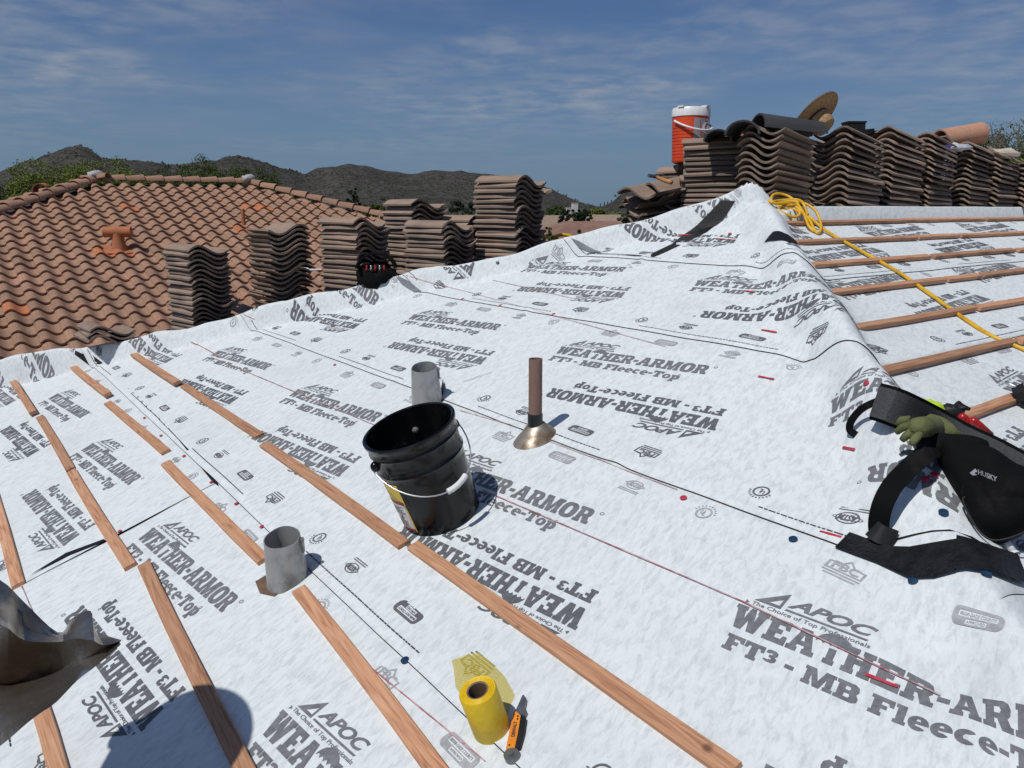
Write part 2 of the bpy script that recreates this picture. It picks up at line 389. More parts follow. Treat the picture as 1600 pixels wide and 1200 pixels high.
# ---- lettering: heavy slab letters on a 10-unit cap height
def ell(cx, cy, rx, ry, n=18, a0=0, a1=360, p=1.0):
    o = []
    for k in range(n if a1 - a0 >= 360 else n + 1):
        a = R_(a0 + (a1 - a0) * k / n); c, s_ = math.cos(a), math.sin(a)
        o.append((cx + rx * math.copysign(abs(c) ** p, c), cy + ry * math.copysign(abs(s_) ** p, s_)))
    return o
G = {
 'W': (15, [[(0,10),(5.2,10),(5.2,8.2),(4.6,8.2),(5.3,4.6),(6.6,10),(8.8,10),(10,4.6),(10.6,8.2),(10,8.2),(10,10),(15,10),(15,8.2),(14.2,8.2),(12,0),(8.7,0),(7.5,4.8),(6.2,0),(3,0),(.9,8.2),(0,8.2)]]),
 'E': (9.6, [[(0,0),(9.6,0),(9.6,3.7),(7.9,3.7),(7.3,2.2),(4.6,2.2),(4.6,4.1),(6.9,4.1),(6.9,6),(4.6,6),(4.6,7.8),(7.2,7.8),(7.7,6.4),(9.4,6.4),(9.4,10),(0,10),(0,8.1),(1.1,8.1),(1.1,1.9),(0,1.9)]]),
 'A': (11.2, [[(0,0),(4.4,0),(4.4,1.9),(3.7,1.9),(4,3),(6.8,3),(7.1,1.9),(6.4,1.9),(6.4,0),(11.2,0),(11.2,1.9),(10.3,1.9),(7.7,10),(3,10),(3,8.2),(3.2,8.2),(1,1.9),(0,1.9)],[(4.6,4.8),(6.2,4.8),(5.4,7.6)]]),
 'H': (10.6, [[(0,0),(4.6,0),(4.6,1.9),(4.1,1.9),(4.1,4),(6.5,4),(6.5,1.9),(6,1.9),(6,0),(10.6,0),(10.6,1.9),(9.7,1.9),(9.7,8.1),(10.6,8.1),(10.6,10),(6,10),(6,8.1),(6.5,8.1),(6.5,6.1),(4.1,6.1),(4.1,8.1),(4.6,8.1),(4.6,10),(0,10),(0,8.1),(.9,8.1),(.9,1.9),(0,1.9)]]),
 'R': (11, [[(0,0),(4.7,0),(4.7,1.9),(4.1,1.9),(4.1,3.8),(5.1,3.8),(6.9,0),(11,0),(11,1.9),(10.1,1.9),(8.8,4.3),(9.8,5.4),(10,7.3),(9.2,9.2),(7.4,10),(0,10),(0,8.1),(1,8.1),(1,1.9),(0,1.9)],[(4.1,5.7),(6,5.7),(6.6,6.8),(6,8),(4.1,8)]]),
 'M': (14, [[(0,0),(4,0),(4,1.9),(3.4,1.9),(3.4,6.3),(5.4,0),(8.4,0),(10.4,6.3),(10.4,1.9),(9.8,1.9),(9.8,0),(14,0),(14,1.9),(13.2,1.9),(13.2,8.1),(14,8.1),(14,10),(9.2,10),(7,3.6),(4.8,10),(0,10),(0,8.1),(.8,8.1),(.8,1.9),(0,1.9)]]),
 'O': (11, [ell(5.5,5,5.5,5.2,24,p=.75), ell(5.5,5,1.7,3,14,p=.8)]),
 'F': (9.4, [[(0,0),(5.2,0),(5.2,1.9),(4.4,1.9),(4.4,4),(6.8,4),(6.8,6),(4.4,6),(4.4,7.8),(7.1,7.8),(7.6,6.3),(9.3,6.3),(9.3,10),(0,10),(0,8.1),(1,8.1),(1,1.9),(0,1.9)]]),
 'T': (10, [[(2.6,0),(7.6,0),(7.6,1.9),(6.8,1.9),(6.8,7.8),(8,7.8),(8.4,6.2),(10,6.2),(10,10),(0,10),(0,6.2),(1.6,6.2),(2,7.8),(3.4,7.8),(3.4,1.9),(2.6,1.9)]]),
 'U': (9.6, [[(3.2,0),(7.4,0),(7.4,1.9),(6.8,1.9),(6.8,6.2),(3.9,6.2),(3.9,1.9),(3.2,1.9)]]),      # the T whose top is the umbrella
 'B': (10.2, [[(0,0),(8,0),(10,1.2),(10.2,3.2),(9,5.1),(9.9,6.6),(9.5,8.9),(7.6,10),(0,10),(0,8.1),(1,8.1),(1,1.9),(0,1.9)],[(4,2),(6.1,2),(6.6,3),(6.1,4.1),(4,4.1)],[(4,5.9),(5.9,5.9),(6.3,6.9),(5.9,7.9),(4,7.9)]]),
 'l': (5, [[(0,0),(5,0),(5,1.8),(4.2,1.8),(4.2,10),(0,10),(0,8.2),(.9,8.2),(.9,1.8),(0,1.8)]]),
 'e': (8, [ell(4,3.6,4,3.8,20,0,316) + [(5,1.9),(3.3,2.1),(2.9,3.1),(8,3.1)], [(3,4.5),(4.9,4.5),(4.5,5.8),(3.4,5.8)]]),
 'c': (7.6, [ell(4,3.6,4,3.8,20,42,318) + [(4.9,2.1),(3.4,2.3),(2.9,3.6),(3.4,4.9),(4.9,5.1)]]),
 'o': (8, [ell(4,3.6,4,3.8,20), ell(4,3.6,1.2,2,12)]),
 'p': (8.6, [[(0,-3.4),(4.8,-3.4),(4.8,-1.7),(4,-1.7),(4,0),(6.4,-.1),(8.2,1.6),(8.6,3.8),(7.8,6.2),(6,7.3),(4,6.6),(4,7.2),(0,7.2),(0,5.5),(.9,5.5),(.9,-1.7),(0,-1.7)],[(4,2),(5,2),(5.5,3.6),(5,5.2),(4,5.2)]]),
 '3': (6, [[(0,4),(2.4,4),(2.6,4.4),(3.6,4.4),(3.7,5.4),(2.2,5.6),(2.2,7),(3.6,7.2),(3.4,8.2),(2.5,8.2),(2.3,7.7),(.3,7.7),(.6,9.4),(2,10),(4.4,10),(6,9),(6,7.2),(5,6.4),(6.2,5.4),(6,3.6),(4.4,2.6),(1.6,2.6),(.2,3.2)]]),
 '-': (4.2, [[(0,3.4),(4.2,3.4),(4.2,5.6),(0,5.6)]]), ' ': (3.6, []),
}
def fill2d(loops):                                        # filled polygons with holes -> 2-D mesh arrays
    cu = bpy.data.curves.new('t', 'CURVE'); cu.dimensions = '2D'; cu.fill_mode = 'BOTH'
    for lp in loops:
        sp = cu.splines.new('POLY'); sp.points.add(len(lp) - 1); sp.use_cyclic_u = True
        for i, (x, y) in enumerate(lp): sp.points[i].co = (x, y, 0, 1)
    return _curve2mesh(cu)
def _curve2mesh(cu):
    o = bpy.data.objects.new('t', cu); COL.objects.link(o)
    me = bpy.data.meshes.new_from_object(o.evaluated_get(bpy.context.evaluated_depsgraph_get()))
    bm = bmesh.new(); bm.from_mesh(me)
    bmesh.ops.remove_doubles(bm, verts=bm.verts, dist=1e-5); bmesh.ops.triangulate(bm, faces=bm.faces)
    v = np.array([q.co[:2] for q in bm.verts]).reshape(-1, 2); f = [tuple(x.index for x in q.verts) for q in bm.faces]
    bm.free(); bpy.data.meshes.remove(me); bpy.data.objects.remove(o); bpy.data.curves.remove(cu); return v, f
_fc = {}
def font2d(txt, size=1.0, shear=0.0, bold=0.0, align='LEFT', spacing=1.0):
    cu = bpy.data.curves.new('t', 'FONT'); cu.body = txt; cu.size = size; cu.shear = shear; cu.offset = bold; cu.fill_mode = 'FRONT'; cu.align_x = align; cu.space_character = spacing
    cu.resolution_u = 3
    return _curve2mesh(cu)
def xf2(mesh, sx=1, sy=None, tx=0, ty=0, rot=0, shear=0):
    v, f = mesh; sy = sx if sy is None else sy; x = v[:, 0] * sx + shear * v[:, 1] * sy; y = v[:, 1] * sy; c, s_ = math.cos(rot), math.sin(rot)
    return np.stack([c * x - s_ * y + tx, s_ * x + c * y + ty], -1), f
def join2(*ms):
    V, F = [], []; n = 0
    for v, f in ms:
        V.append(v); F += [tuple(i + n for i in q) for q in f]; n += len(v)
    return np.concatenate(V), F
def fit(mesh, x0, x1, y0, y1):
    v, f = mesh; a, b = v.min(0), v.max(0)
    return np.stack([x0 + (v[:, 0] - a[0]) / (b[0] - a[0]) * (x1 - x0), y0 + (v[:, 1] - a[1]) / (b[1] - a[1]) * (y1 - y0)], -1), f
def gridcut(mesh, step):
    v, f = mesh; bm = bmesh.new(); bv = [bm.verts.new((x, y, 0)) for x, y in v]
    for q in f:
        try: bm.faces.new([bv[i] for i in q])
        except ValueError: pass
    for ax in (0, 1):
        a, b = v[:, ax].min(), v[:, ax].max(); k = math.ceil(a / step) * step
        while k < b:
            no = (1, 0, 0) if ax == 0 else (0, 1, 0); co = (k, 0, 0) if ax == 0 else (0, k, 0)
            bmesh.ops.bisect_plane(bm, geom=bm.verts[:] + bm.edges[:] + bm.faces[:], plane_co=co, plane_no=no); k += step
    bm.verts.index_update(); V = np.array([q.co[:2] for q in bm.verts]); F = [tuple(x.index for x in q.verts) for q in bm.faces]; bm.free(); return V, F
GM = {k: fill2d(lp) for k, (w, lp) in G.items() if lp}
def setline(s, gap=.55):
    x = 0; out = []
    for ch in s:
        if ch in GM: out.append(xf2(GM[ch], 1, 1, x, 0))
        x += G[ch][0] + gap
    return join2(*out), x - gap
# umbrella: dome with a scalloped hem
dome = ell(0, 0, 7.6, 5.2, 22, 0, 180)
hem = []
for k in range(5):
    x0, x1 = -7.6 + k * 3.04, -7.6 + (k + 1) * 3.04
    for t in (0.2, .4, .6, .8, 1.0): hem.append((x0 + (x1 - x0) * t, 1.1 * math.sin(math.pi * t)))
umb = fill2d([dome + hem[:-1]])
wa, wlen = setline('WEAUHER-ARMOR')
ux = sum(G[c][0] + .55 for c in 'WEA') + 5.3
wa = join2(wa, xf2(umb, .98, 1, ux, 7.0))
S_ = .85 / wlen
wa = xf2(wa, S_, .0074, shear=-.15)
ft, flen = setline('FT3 - MB Fleece-Top', .5)
ft = xf2(ft, .74 / flen, .0049, .028, -.071, shear=-.15)
regm = join2(fill2d([ell(.862, .066, .008, .008, 12), ell(.862, .066, .0055, .0055, 12)]), fill2d([ell(.75, -.03, .006, .006, 12), ell(.75, -.03, .004, .004, 12)]))
tri = fill2d([[(.015, .103), (.085, .103), (.085, .160)], [(.05, .112), (.078, .112), (.078, .135)]])
tri2 = fill2d([[(.0, .096), (.010, .090), (.0, .084)]])
apoc = fit(font2d('APOC', 1, .32, .035), .095, .30, .117, .153)
ubar = fill2d([[(.095, .104), (.29, .104), (.294, .110), (.097, .110)]])
tagl = fit(font2d('The Choice of Top Professionals', 1, 0, .012), .015, .305, .083, .099)
LOGO = gridcut(join2(wa, ft, regm, tri, tri2, apoc, ubar, tagl), .035)
# small approval marks, about 9 cm
def rrect(x0, y0, x1, y1, r, n=5):
    o = []
    for cx, cy, a in ((x1 - r, y1 - r, 0), (x0 + r, y1 - r, 90), (x0 + r, y0 + r, 180), (x1 - r, y0 + r, 270)):
        for k in range(n + 1): t = R_(a + 90 * k / n); o.append((cx + r * math.cos(t), cy + r * math.sin(t)))
    return o
PILL = join2(fill2d([rrect(-.062, -.022, .062, .022, .016), rrect(-.048, -.002, .048, .013, .003), rrect(-.026, -.017, .026, -.005, .003)]),
             fit(font2d('MIAMI-DADE COUNTY', 1, 0, .01), -.044, .044, .001, .010), fit(font2d('APPROVED', 1, 0, .01), -.023, .023, -.0145, -.0075))
FBC = join2(fill2d([[(-.05, -.018), (.05, -.018), (.05, .012), (.02, .012), (0, .034), (-.02, .012), (-.05, .012)], [(-.044, -.013), (.044, -.013), (.044, .008), (.017, .008), (0, .026), (-.017, .008), (-.044, .008)]]),
            fit(font2d('FBC', 1, 0, .03), -.036, .036, -.011, .016), fill2d([[(-.05, -.028), (.05, -.028), (.05, -.023), (-.05, -.023)]]), fill2d([[(-.042, -.038), (.042, -.038), (.042, -.033), (-.042, -.033)]]))
ULM = join2(fill2d([ell(0, 0, .026, .026, 24), ell(0, 0, .020, .020, 24)]), fit(font2d('U', 1, 0, .02), -.012, 0, -.006, .012), fit(font2d('L', 1, 0, .02), 0, .010, -.012, .006),
            *[xf2(fill2d([[(-.002, 0), (.002, 0), (.002, .007), (-.002, .007)]]), 1, 1, .031 * math.cos(a), .031 * math.sin(a), a - math.pi / 2) for a in np.linspace(.2, math.pi - .2, 10)])
ASTM = join2(fill2d([ell(0, .008, .034, .022, 22), ell(0, .008, .030, .018, 22)]), fit(font2d('ASTM', 1, 0, .05), -.026, .026, -.004, .02), fill2d([ell(0, .008, .044, .009, 20), ell(0, .008, .041, .0065, 20)]),
             fill2d([[(-.042, -.024), (.042, -.024), (.042, -.020), (-.042, -.020)]]), fill2d([[(-.042, -.032), (.042, -.032), (.042, -.028), (-.042, -.028)]]))
dl_ = []; x = 0
while x < .78:
    w_ = random.uniform(.008, .03); dl_.append(fill2d([[(x, -.0023), (x + w_, -.0023), (x + w_, .0023), (x, .0023)]])); x += w_ + .004
FINE = join2(*dl_)

# ---- courses on the hip end (side A) and on the long slope beyond the right hip (side B)
PER = 1.45; TILT = R_(6)
def ax0(w): return -max(-w * CSL, 0) - .16 - .012 * math.sin(4 * w)
def ax1(w): return max(-w * CSL, 0) + .235 + .02 * math.sin(5 * w + 1)
AW = [-.875, -1.708, -2.625, -3.605, -4.56, -5.5, -6.45, -6.9]
sheets = {}
def el3(x, w): return .006 * np.exp(-((x + .2) / .35) ** 2) * (1 - sstep(-3.6, -3.5, w))
def cut2(w): return min(ax1(w), 2.13 + max(w + 2.625, 0) * 1.35)
sheets['A0'] = Sheet('A', AW[0], .2, ax0, ax1)
for k in range(1, 7):
    top = AW[k - 1] + .09
    if k == 4:
        sheets['A4a'] = Sheet('A', AW[4], top, ax0, lambda w: -.215, vis_top=AW[3])
        sheets['A4b'] = Sheet('A', AW[4], top, lambda w: -.202 + .008 * math.sin(9 * w), ax1, vis_top=AW[3])
    else:
        sheets['A%d' % k] = Sheet('A', AW[k], -2.2 if k == 3 else top, ax0, cut2 if k == 2 else ax1, vis_top=AW[k - 1], edge_lift=el3 if k == 3 else None)
def bx0(w): return w * CSL - .06 if w < 0 else -.06
BW = [-1.0, -1.75, -2.66, -3.6, -4.55, -5.5, -6.5]
for k in range(7):
    sheets['B%d' % k] = Sheet('B', BW[k], .16 if k == 0 else BW[k - 1] + .09, bx0, step=.011 if k == 0 else .03, x1f=(lambda w: 8.5) if k < 2 else (lambda w: 4.5), vis_top=None if k == 0 else BW[k - 1])
def print_sheet(s, x0, w0, wtop):
    ks = range(-5, 6)
    for k in ks:
        X = x0 + k * PER; j = random.uniform(-.004, .004)
        s.stamp(LOGO, X, w0, TILT, M_pm)
        s.stamp(LOGO, X + 1.14, w0 - .17 + j, TILT + math.pi, M_pm if k % 2 else M_pd)
        for m, dx in ((FBC, -.41), (ULM, .06), (ASTM, .34), (PILL, .70)): s.stamp(m, X + dx, s.wb + .105, math.pi, M_pd)
        for m, dx in ((PILL, .47), (ASTM, .83), (ULM, 1.12), (FBC, .12)): s.stamp(m, X + dx, wtop - .065, 0, M_pl)
        s.stamp(FINE, X + .1, s.wb + .036, 0, M_dash)
sA = sheets
print_sheet(sA['A0'], 1.94, -.27, 0); print_sheet(sA['A1'], .42, -1.16, AW[0]); print_sheet(sA['A2'], .31, -2.054, AW[1]); print_sheet(sA['A3'], .62, -3.01, AW[2])
print_sheet(sA['A4a'], -.08, -3.985, AW[3]); print_sheet(sA['A4b'], -.08, -3.985, AW[3]); print_sheet(sA['A5'], .3, -4.93, AW[4]); print_sheet(sA['A6'], .9, -5.9, AW[5])
print_sheet(sA['B0'], .66, -.447, -.2); print_sheet(sA['B1'], .56, -1.15, BW[0] + .02); print_sheet(sA['B2'], -1.02, -2.10, BW[1]); print_sheet(sA['B3'], .2, -3.05, BW[2]); print_sheet(sA['B4'], .9, -4.0, BW[3])
for s in sheets.values(): s.finish()

# ---- marks and strips lying on the membrane, mapped through the lines of sight onto the real surface
def decal(name, poly, m, lift=.0125, step=7, parent=house, thick=False):
    v, f = gridcut(fill2d([poly]), step); V = [px_surf(x, y, lift) for x, y in v]
    f = [q for q in f if max(np.linalg.norm(V[q[i]] - V[q[i - 1]]) for i in range(len(q))) < .09]
    return obj(name, V, f, m, parent)
def line_px(a, b, w, m, name='chalk_line', lift=.0135, n=14, thickz=0):
    """a thin painted or chalked line between two sighted points, w metres wide"""
    pts = [px_surf(a[0] + (b[0] - a[0]) * t, a[1] + (b[1] - a[1]) * t) for t in np.linspace(0, 1, n)]
    V, F = [], []
    for i, p in enumerate(pts):
        t = pts[min(i + 1, n - 1)] - pts[max(i - 1, 0)]; u, v = uv_of(p[0], p[1]); nn = nrm_uv(u, v, .02); sd = np.cross(nn, t); sd /= np.linalg.norm(sd)
        jw = w * random.uniform(.7, 1.2) / 2; V += [p + nn * lift - sd * jw, p + nn * lift + sd * jw]
        if i: F.append((2 * i - 2, 2 * i - 1, 2 * i + 1, 2 * i))
    return obj(name, V, F, m, house)
for a, b, w in (((330, 560), (640, 690), .004), ((755, 770), (1160, 945), .004), ((1160, 945), (1470, 1095), .004), ((505, 985), (760, 1195), .0035), ((560, 410), (700, 450), .006), ((700, 450), (1040, 545), .004),
                ((300, 535), (345, 560), .007), ((350, 478), (400, 500), .005), ((850, 690), (1060, 770), .003), ((770, 440), (900, 470), .004), ((25, 600), (60, 648), .004), ((30, 905), (75, 1010), .003), ((720, 645), (800, 668), .003)):
    line_px(a, b, w, M_chalk)
for a, b, w in (((1320, 703), (1340, 706), .012), ((1282, 836), (1316, 845), .009), ((1353, 1060), (1402, 1080), .010), ((1185, 592), (1210, 597), .010), ((1165, 458), (1178, 460), .012), ((1190, 519), (1215, 523), .010), ((1120, 376), (1150, 378), .010), ((1060, 369), (1080, 370), .016)):
    line_px(a, b, w, M_red, 'chalk_dash', n=5)
def cap_nail(px, py, m, r=.016):
    p = px_surf(px, py, .0135); u, v = uv_of(p[0], p[1]); nn = nrm_uv(u, v, .02)
    b = MB(); b.lathe([(r, 0), (r * .96, .0014), (r * .45, .0022), (r * .42, .0036), (r * .1, .0036)], 18, cap1=True)
    return b.obj('cap_nail', m, house, loc=p, rot=frame_rot((1, 0, 0), nn), auto=40)
for px, py in ((227, 656), (253, 684), (289, 716), (332, 757), (371, 791), (411, 827), (189, 834), (1069, 783), (524, 573), (1357, 603), (1446, 754), (1456, 747), (1141, 368), (866, 494), (724, 470), (783, 480), (672, 671)): cap_nail(px, py, M_red, .009 if px < 700 else .011)
for px, py in ((635, 1037), (1474, 806), (1538, 901), (1430, 912), (1240, 848), (778, 411)): cap_nail(px, py, M_blue, .012)
decal('selvage_and_gap_shade', [(97, 538), (116, 532), (163, 568), (145, 574)], M_asph)
decal('selvage_and_gap_shade', [(917, 397), (960, 399), (1012, 402), (1050, 384), (1090, 352), (1127, 314), (1149, 315), (1130, 345), (1105, 365), (1060, 387), (1016, 408), (980, 406), (917, 400)], M_asph)
def surf_strip(px0, px1, over, hw, lift=.014, n=26):      # a strip that runs from one sighted point towards another and on over the hip
    p0, p1 = px_surf(*px0), px_surf(*px1); a0, a1 = np.array(uv_of(p0[0], p0[1])), np.array(uv_of(p1[0], p1[1])); d = (a1 - a0) / np.linalg.norm(a1 - a0); a1 = a1 + d * over; sd = np.array([-d[1], d[0]]) * hw
    V, F = [], []
    for i, t in enumerate(np.linspace(0, 1, n)):
        c = a0 + (a1 - a0) * t
        for k in range(5): q = c + sd * (k / 2 - 1) * (1 + .08 * math.sin(9 * t + k)); V.append(on_surf(q[0], q[1], lift))
        if i: F += [(5 * i - 5 + k, 5 * i - 4 + k, 5 * i + 1 + k, 5 * i + k) for k in range(4)]
    o = obj('selvage_and_gap_shade', V, F, M_asph, house, True); return o
surf_strip((1203, 373), (1208, 371), .24, .024)
decal('selvage_and_gap_shade', [(1305, 862), (1329, 838), (1341, 842), (1354, 847), (1380, 856), (1400, 860), (1425, 861), (1450, 857), (1494, 850), (1496, 898), (1478, 904), (1464, 909), (1440, 910), (1422, 909), (1395, 897), (1370, 886), (1337, 874)], M_asph, .016)
decal('selvage_and_gap_shade', [(1494, 846), (1582, 874), (1600, 922), (1542, 902), (1510, 896), (1494, 898)], M_asph, .02)
decal('selvage_and_gap_shade', [(200, 608), (216, 620), (340, 752), (343, 763), (334, 757), (280, 690)], M_asph, .0135)  # black strip painted for the shadow under the lifted seam edge
decal('selvage_and_gap_shade', [(48, 903), (105, 868), (165, 846), (167, 848.5), (110, 871)], M_asph, .0135)  # thin black wedge painted for the shaded gap at the cross seam
M_curl = mat('membrane_edge', (.16, .17, .175), (.22, .23, .235), 30, .8)
decal('edge_curl', [(617, 430), (640, 440), (660, 457), (648, 457), (628, 444)], M_curl, .016)
decal('edge_curl', [(893, 374), (905, 378), (942, 399), (925, 397), (905, 388)], M_curl, .02)
decal('selvage_and_gap_shade', [(359, 476), (376, 468), (367, 489)], M_asph, .02)  # black patch painted for the dark gap beside the flap

# ================================================================== roof tiles: battens first
M_wood = None
def wood_mat():
    m = bpy.data.materials.new('pine'); m.use_nodes = True; N, K = m.node_tree.nodes, m.node_tree.links; b = N['Principled BSDF']; b.inputs['Roughness'].default_value = .7
    tcn = N.new('ShaderNodeTexCoord'); oi = N.new('ShaderNodeObjectInfo'); ad = N.new('ShaderNodeVectorMath'); ad.operation = 'ADD'
    K.new(tcn.outputs['Object'], ad.inputs[0]); cx = N.new('ShaderNodeMath'); cx.operation = 'MULTIPLY'; cx.inputs[1].default_value = 7.0; K.new(oi.outputs['Random'], cx.inputs[0]); K.new(cx.outputs[0], ad.inputs[1])
    mp_ = N.new('ShaderNodeMapping'); mp_.inputs['Scale'].default_value = (3.2, 60, 60); K.new(ad.outputs[0], mp_.inputs['Vector'])
    n = N.new('ShaderNodeTexNoise'); n.inputs['Scale'].default_value = 1.0; n.inputs['Detail'].default_value = 5; n.inputs['Distortion'].default_value = 2.0; K.new(mp_.outputs[0], n.inputs['Vector'])
    cr = N.new('ShaderNodeValToRGB'); e = cr.color_ramp.elements; e[0].position = .3; e[0].color = (.36, .16, .08, 1); e[1].position = .72; e[1].color = (.66, .38, .22, 1)
    q = e.new(.5); q.color = (.57, .29, .155, 1)
    K.new(n.outputs['Fac'], cr.inputs[0])
    mu = N.new('ShaderNodeMix'); mu.data_type = 'RGBA'; mu.blend_type = 'MULTIPLY'; mu.inputs['Factor'].default_value = 1; K.new(cr.outputs[0], mu.inputs[6])
    hv = N.new('ShaderNodeMapRange'); hv.inputs['To Min'].default_value = .66; hv.inputs['To Max'].default_value = 1.02; K.new(oi.outputs['Random'], hv.inputs['Value']); K.new(hv.outputs[0], mu.inputs[7])
    kn = N.new('ShaderNodeTexVoronoi'); kn.inputs['Scale'].default_value = 5.0; K.new(ad.outputs[0], kn.inputs['Vector'])
    km = N.new('ShaderNodeMapRange'); km.inputs['From Min'].default_value = .03; km.inputs['From Max'].default_value = .075; km.inputs['To Min'].default_value = .45; K.new(kn.outputs['Distance'], km.inputs['Value'])
    m2 = N.new('ShaderNodeMix'); m2.data_type = 'RGBA'; m2.blend_type = 'MULTIPLY'; m2.inputs['Factor'].default_value = 1; K.new(mu.outputs[2], m2.inputs[6]); K.new(km.outputs[0], m2.inputs[7])
    mp2 = N.new('ShaderNodeMapping'); mp2.inputs['Scale'].default_value = (2.2, 95, 95); K.new(ad.outputs[0], mp2.inputs['Vector'])
    n2 = N.new('ShaderNodeTexNoise'); n2.inputs['Scale'].default_value = 1.0; n2.inputs['Detail'].default_value = 3; K.new(mp2.outputs[0], n2.inputs['Vector'])
    cm = N.new('ShaderNodeMapRange'); cm.inputs['From Min'].default_value = .70; cm.inputs['From Max'].default_value = .74; cm.inputs['To Min'].default_value = 1.0; cm.inputs['To Max'].default_value = .30; K.new(n2.outputs['Fac'], cm.inputs['Value'])
    m3 = N.new('ShaderNodeMix'); m3.data_type = 'RGBA'; m3.blend_type = 'MULTIPLY'; m3.inputs['Factor'].default_value = 1; K.new(m2.outputs[2], m3.inputs[6]); K.new(cm.outputs[0], m3.inputs[7])
    K.new(m3.outputs[2], b.inputs['Base Color'])
    bp = N.new('ShaderNodeBump'); bp.inputs['Strength'].default_value = .4; bp.inputs['Distance'].default_value = .002; K.new(n.outputs['Fac'], bp.inputs['Height']); K.new(bp.outputs[0], b.inputs['Normal'])
    return m
M_wood = wood_mat()
def batten(p0, p1, nrm, wd=.046, th=.021):
    p0, p1 = np.asarray(p0), np.asarray(p1); ln = float(np.linalg.norm(p1 - p0)); c = (p0 + p1) / 2 + nrm * (th / 2 + .003)
    n = max(2, int(ln / .25)); V, F = [], []; bow = random.uniform(-.004, .004)
    for i in range(n + 1):
        t = i / n; x = (t - .5) * ln; yb = bow * (1 - (2 * t - 1) ** 2) + random.uniform(-.0008, .0008); e = .0022
        for y, z in ((-wd / 2, -th / 2), (wd / 2, -th / 2), (wd / 2, th / 2 - e), (wd / 2 - e, th / 2), (-wd / 2 + e, th / 2), (-wd / 2, th / 2 - e)): V.append((x, y + yb, z))
    for i in range(n):
        for k in range(6): F.append((i * 6 + k, i * 6 + (k + 1) % 6, i * 6 + 6 + (k + 1) % 6, i * 6 + 6 + k))
    F.append((5, 4, 3, 2, 1, 0)); F.append(tuple(n * 6 + k for k in range(6)))
    return obj('batten', V, F, M_wood, house, loc=c, rot=frame_rot(p1 - p0, nrm))
def pxA(a): return px_surf(*a)
for a, b in (((208, 552), (281, 606)), ((289, 606), (408, 686)), ((415, 699), (634, 857)), ((648, 858), (1150, 1215)),
             ((114, 572), (173, 624)), ((170, 633), (262, 711)), ((261, 728), (415, 882)), ((470, 928), (700, 1230)),
             ((20, 595), (56, 652)), ((64, 655), (113, 738)), ((114, 741), (207, 891)), ((228, 888), (395, 1225)),
             ((-45, 700), (-12, 770)), ((-8, 775), (32, 920)), ((60, 1090), (105, 1240)), ((-90, 800), (-60, 930))):
    p, q = pxA(a), pxA(b); batten(p, q, nA)
def pb(x, v, j=0): xx, yy = xy_of(v, x); return np.array([xx, yy, roofz(v, x) + .004])
for v, segs in ((-.20, ((-.05, 1.45), (1.47, 2.75), (2.78, 4.9), (4.93, 7))), (-.505, ((-.33, 1.02), (1.05, 1.63), (1.66, 3.2), (3.24, 5.4))), (-.80, ((-.62, .62), (.66, 1.85), (1.9, 4.4))), (-1.09, ((-.92, .20), (.235, .64), (.68, 3.6))),
                (-1.40, ((-1.25, -.12), (-.09, 2.6))), (-1.70, ((-1.52, -.40), (-.36, 2.2))), (-2.0, ((-1.75, -.93), (-.9, 1.5))), (-2.31, ((-2.05, -.6), (-.56, 1.5))), (-2.62, ((-2.3, -1.0), (-.96, 1)))):
    for x0, x1 in segs:
        j = random.uniform(-.008, .008); k = random.uniform(-.006, .006); batten(pb(x0, v + j), pb(x1, v + k), nB, .040, .020)

# ---- S tiles
def tile_mat(name, c1, c2, c3, rnd):
    m = bpy.data.materials.new(name); m.use_nodes = True; N, K = m.node_tree.nodes, m.node_tree.links; b = N['Principled BSDF']; b.inputs['Roughness'].default_value = .88; b.inputs['Specular IOR Level'].default_value = .3
    tcn = N.new('ShaderNodeTexCoord'); oi = N.new('ShaderNodeObjectInfo'); ge = N.new('ShaderNodeNewGeometry')
    def nz(s, st, src, det=4):
        q = N.new('ShaderNodeMapping'); q.inputs['Scale'].default_value = st; K.new(src, q.inputs['Vector']); n = N.new('ShaderNodeTexNoise'); n.inputs['Scale'].default_value = s; n.inputs['Detail'].default_value = det; K.new(q.outputs[0], n.inputs['Vector']); return n.outputs['Fac']
    def mr(x, a, c, o0=0., o1=1.):
        n = N.new('ShaderNodeMapRange'); n.inputs['From Min'].default_value = a; n.inputs['From Max'].default_value = c; n.inputs['To Min'].default_value = o0; n.inputs['To Max'].default_value = o1; K.new(x, n.inputs['Value']); return n.outputs[0]
    def mx(f, a, c, bt='MIX'):
        n = N.new('ShaderNodeMix'); n.data_type = 'RGBA'; n.blend_type = bt
        if isinstance(f, float): n.inputs['Factor'].default_value = f
        else: K.new(f, n.inputs['Factor'])
        for i, c_ in ((6, a), (7, c)):
            if isinstance(c_, tuple): n.inputs[i].default_value = (*c_, 1)
            else: K.new(c_, n.inputs[i])
        return n.outputs[2]
    pos = ge.outputs['Position']
    c = mx(mr(nz(6, (1, 1, 1), pos), .35, .65), c1, c2)
    c = mx(mr(nz(3.1, (1, 1, 1), pos, 2), .5, .7, 0, .7), c, c3)
    c = mx(mr(nz(40, (1.2, .12, 1), tcn.outputs['Object']), .4, .75, 0, .45), c, tuple(x * .55 for x in c1))
    rv = mr(oi.outputs['Random'], 0, 1, 1 - rnd, 1 + rnd); c = mx(1.0, c, rv, 'MULTIPLY')
    K.new(c, b.inputs['Base Color'])
    bp = N.new('ShaderNodeBump'); bp.inputs['Strength'].default_value = .35; bp.inputs['Distance'].default_value = .004; K.new(nz(90, (1, 1, 1), tcn.outputs['Object']), bp.inputs['Height']); K.new(bp.outputs[0], b.inputs['Normal'])
    return m
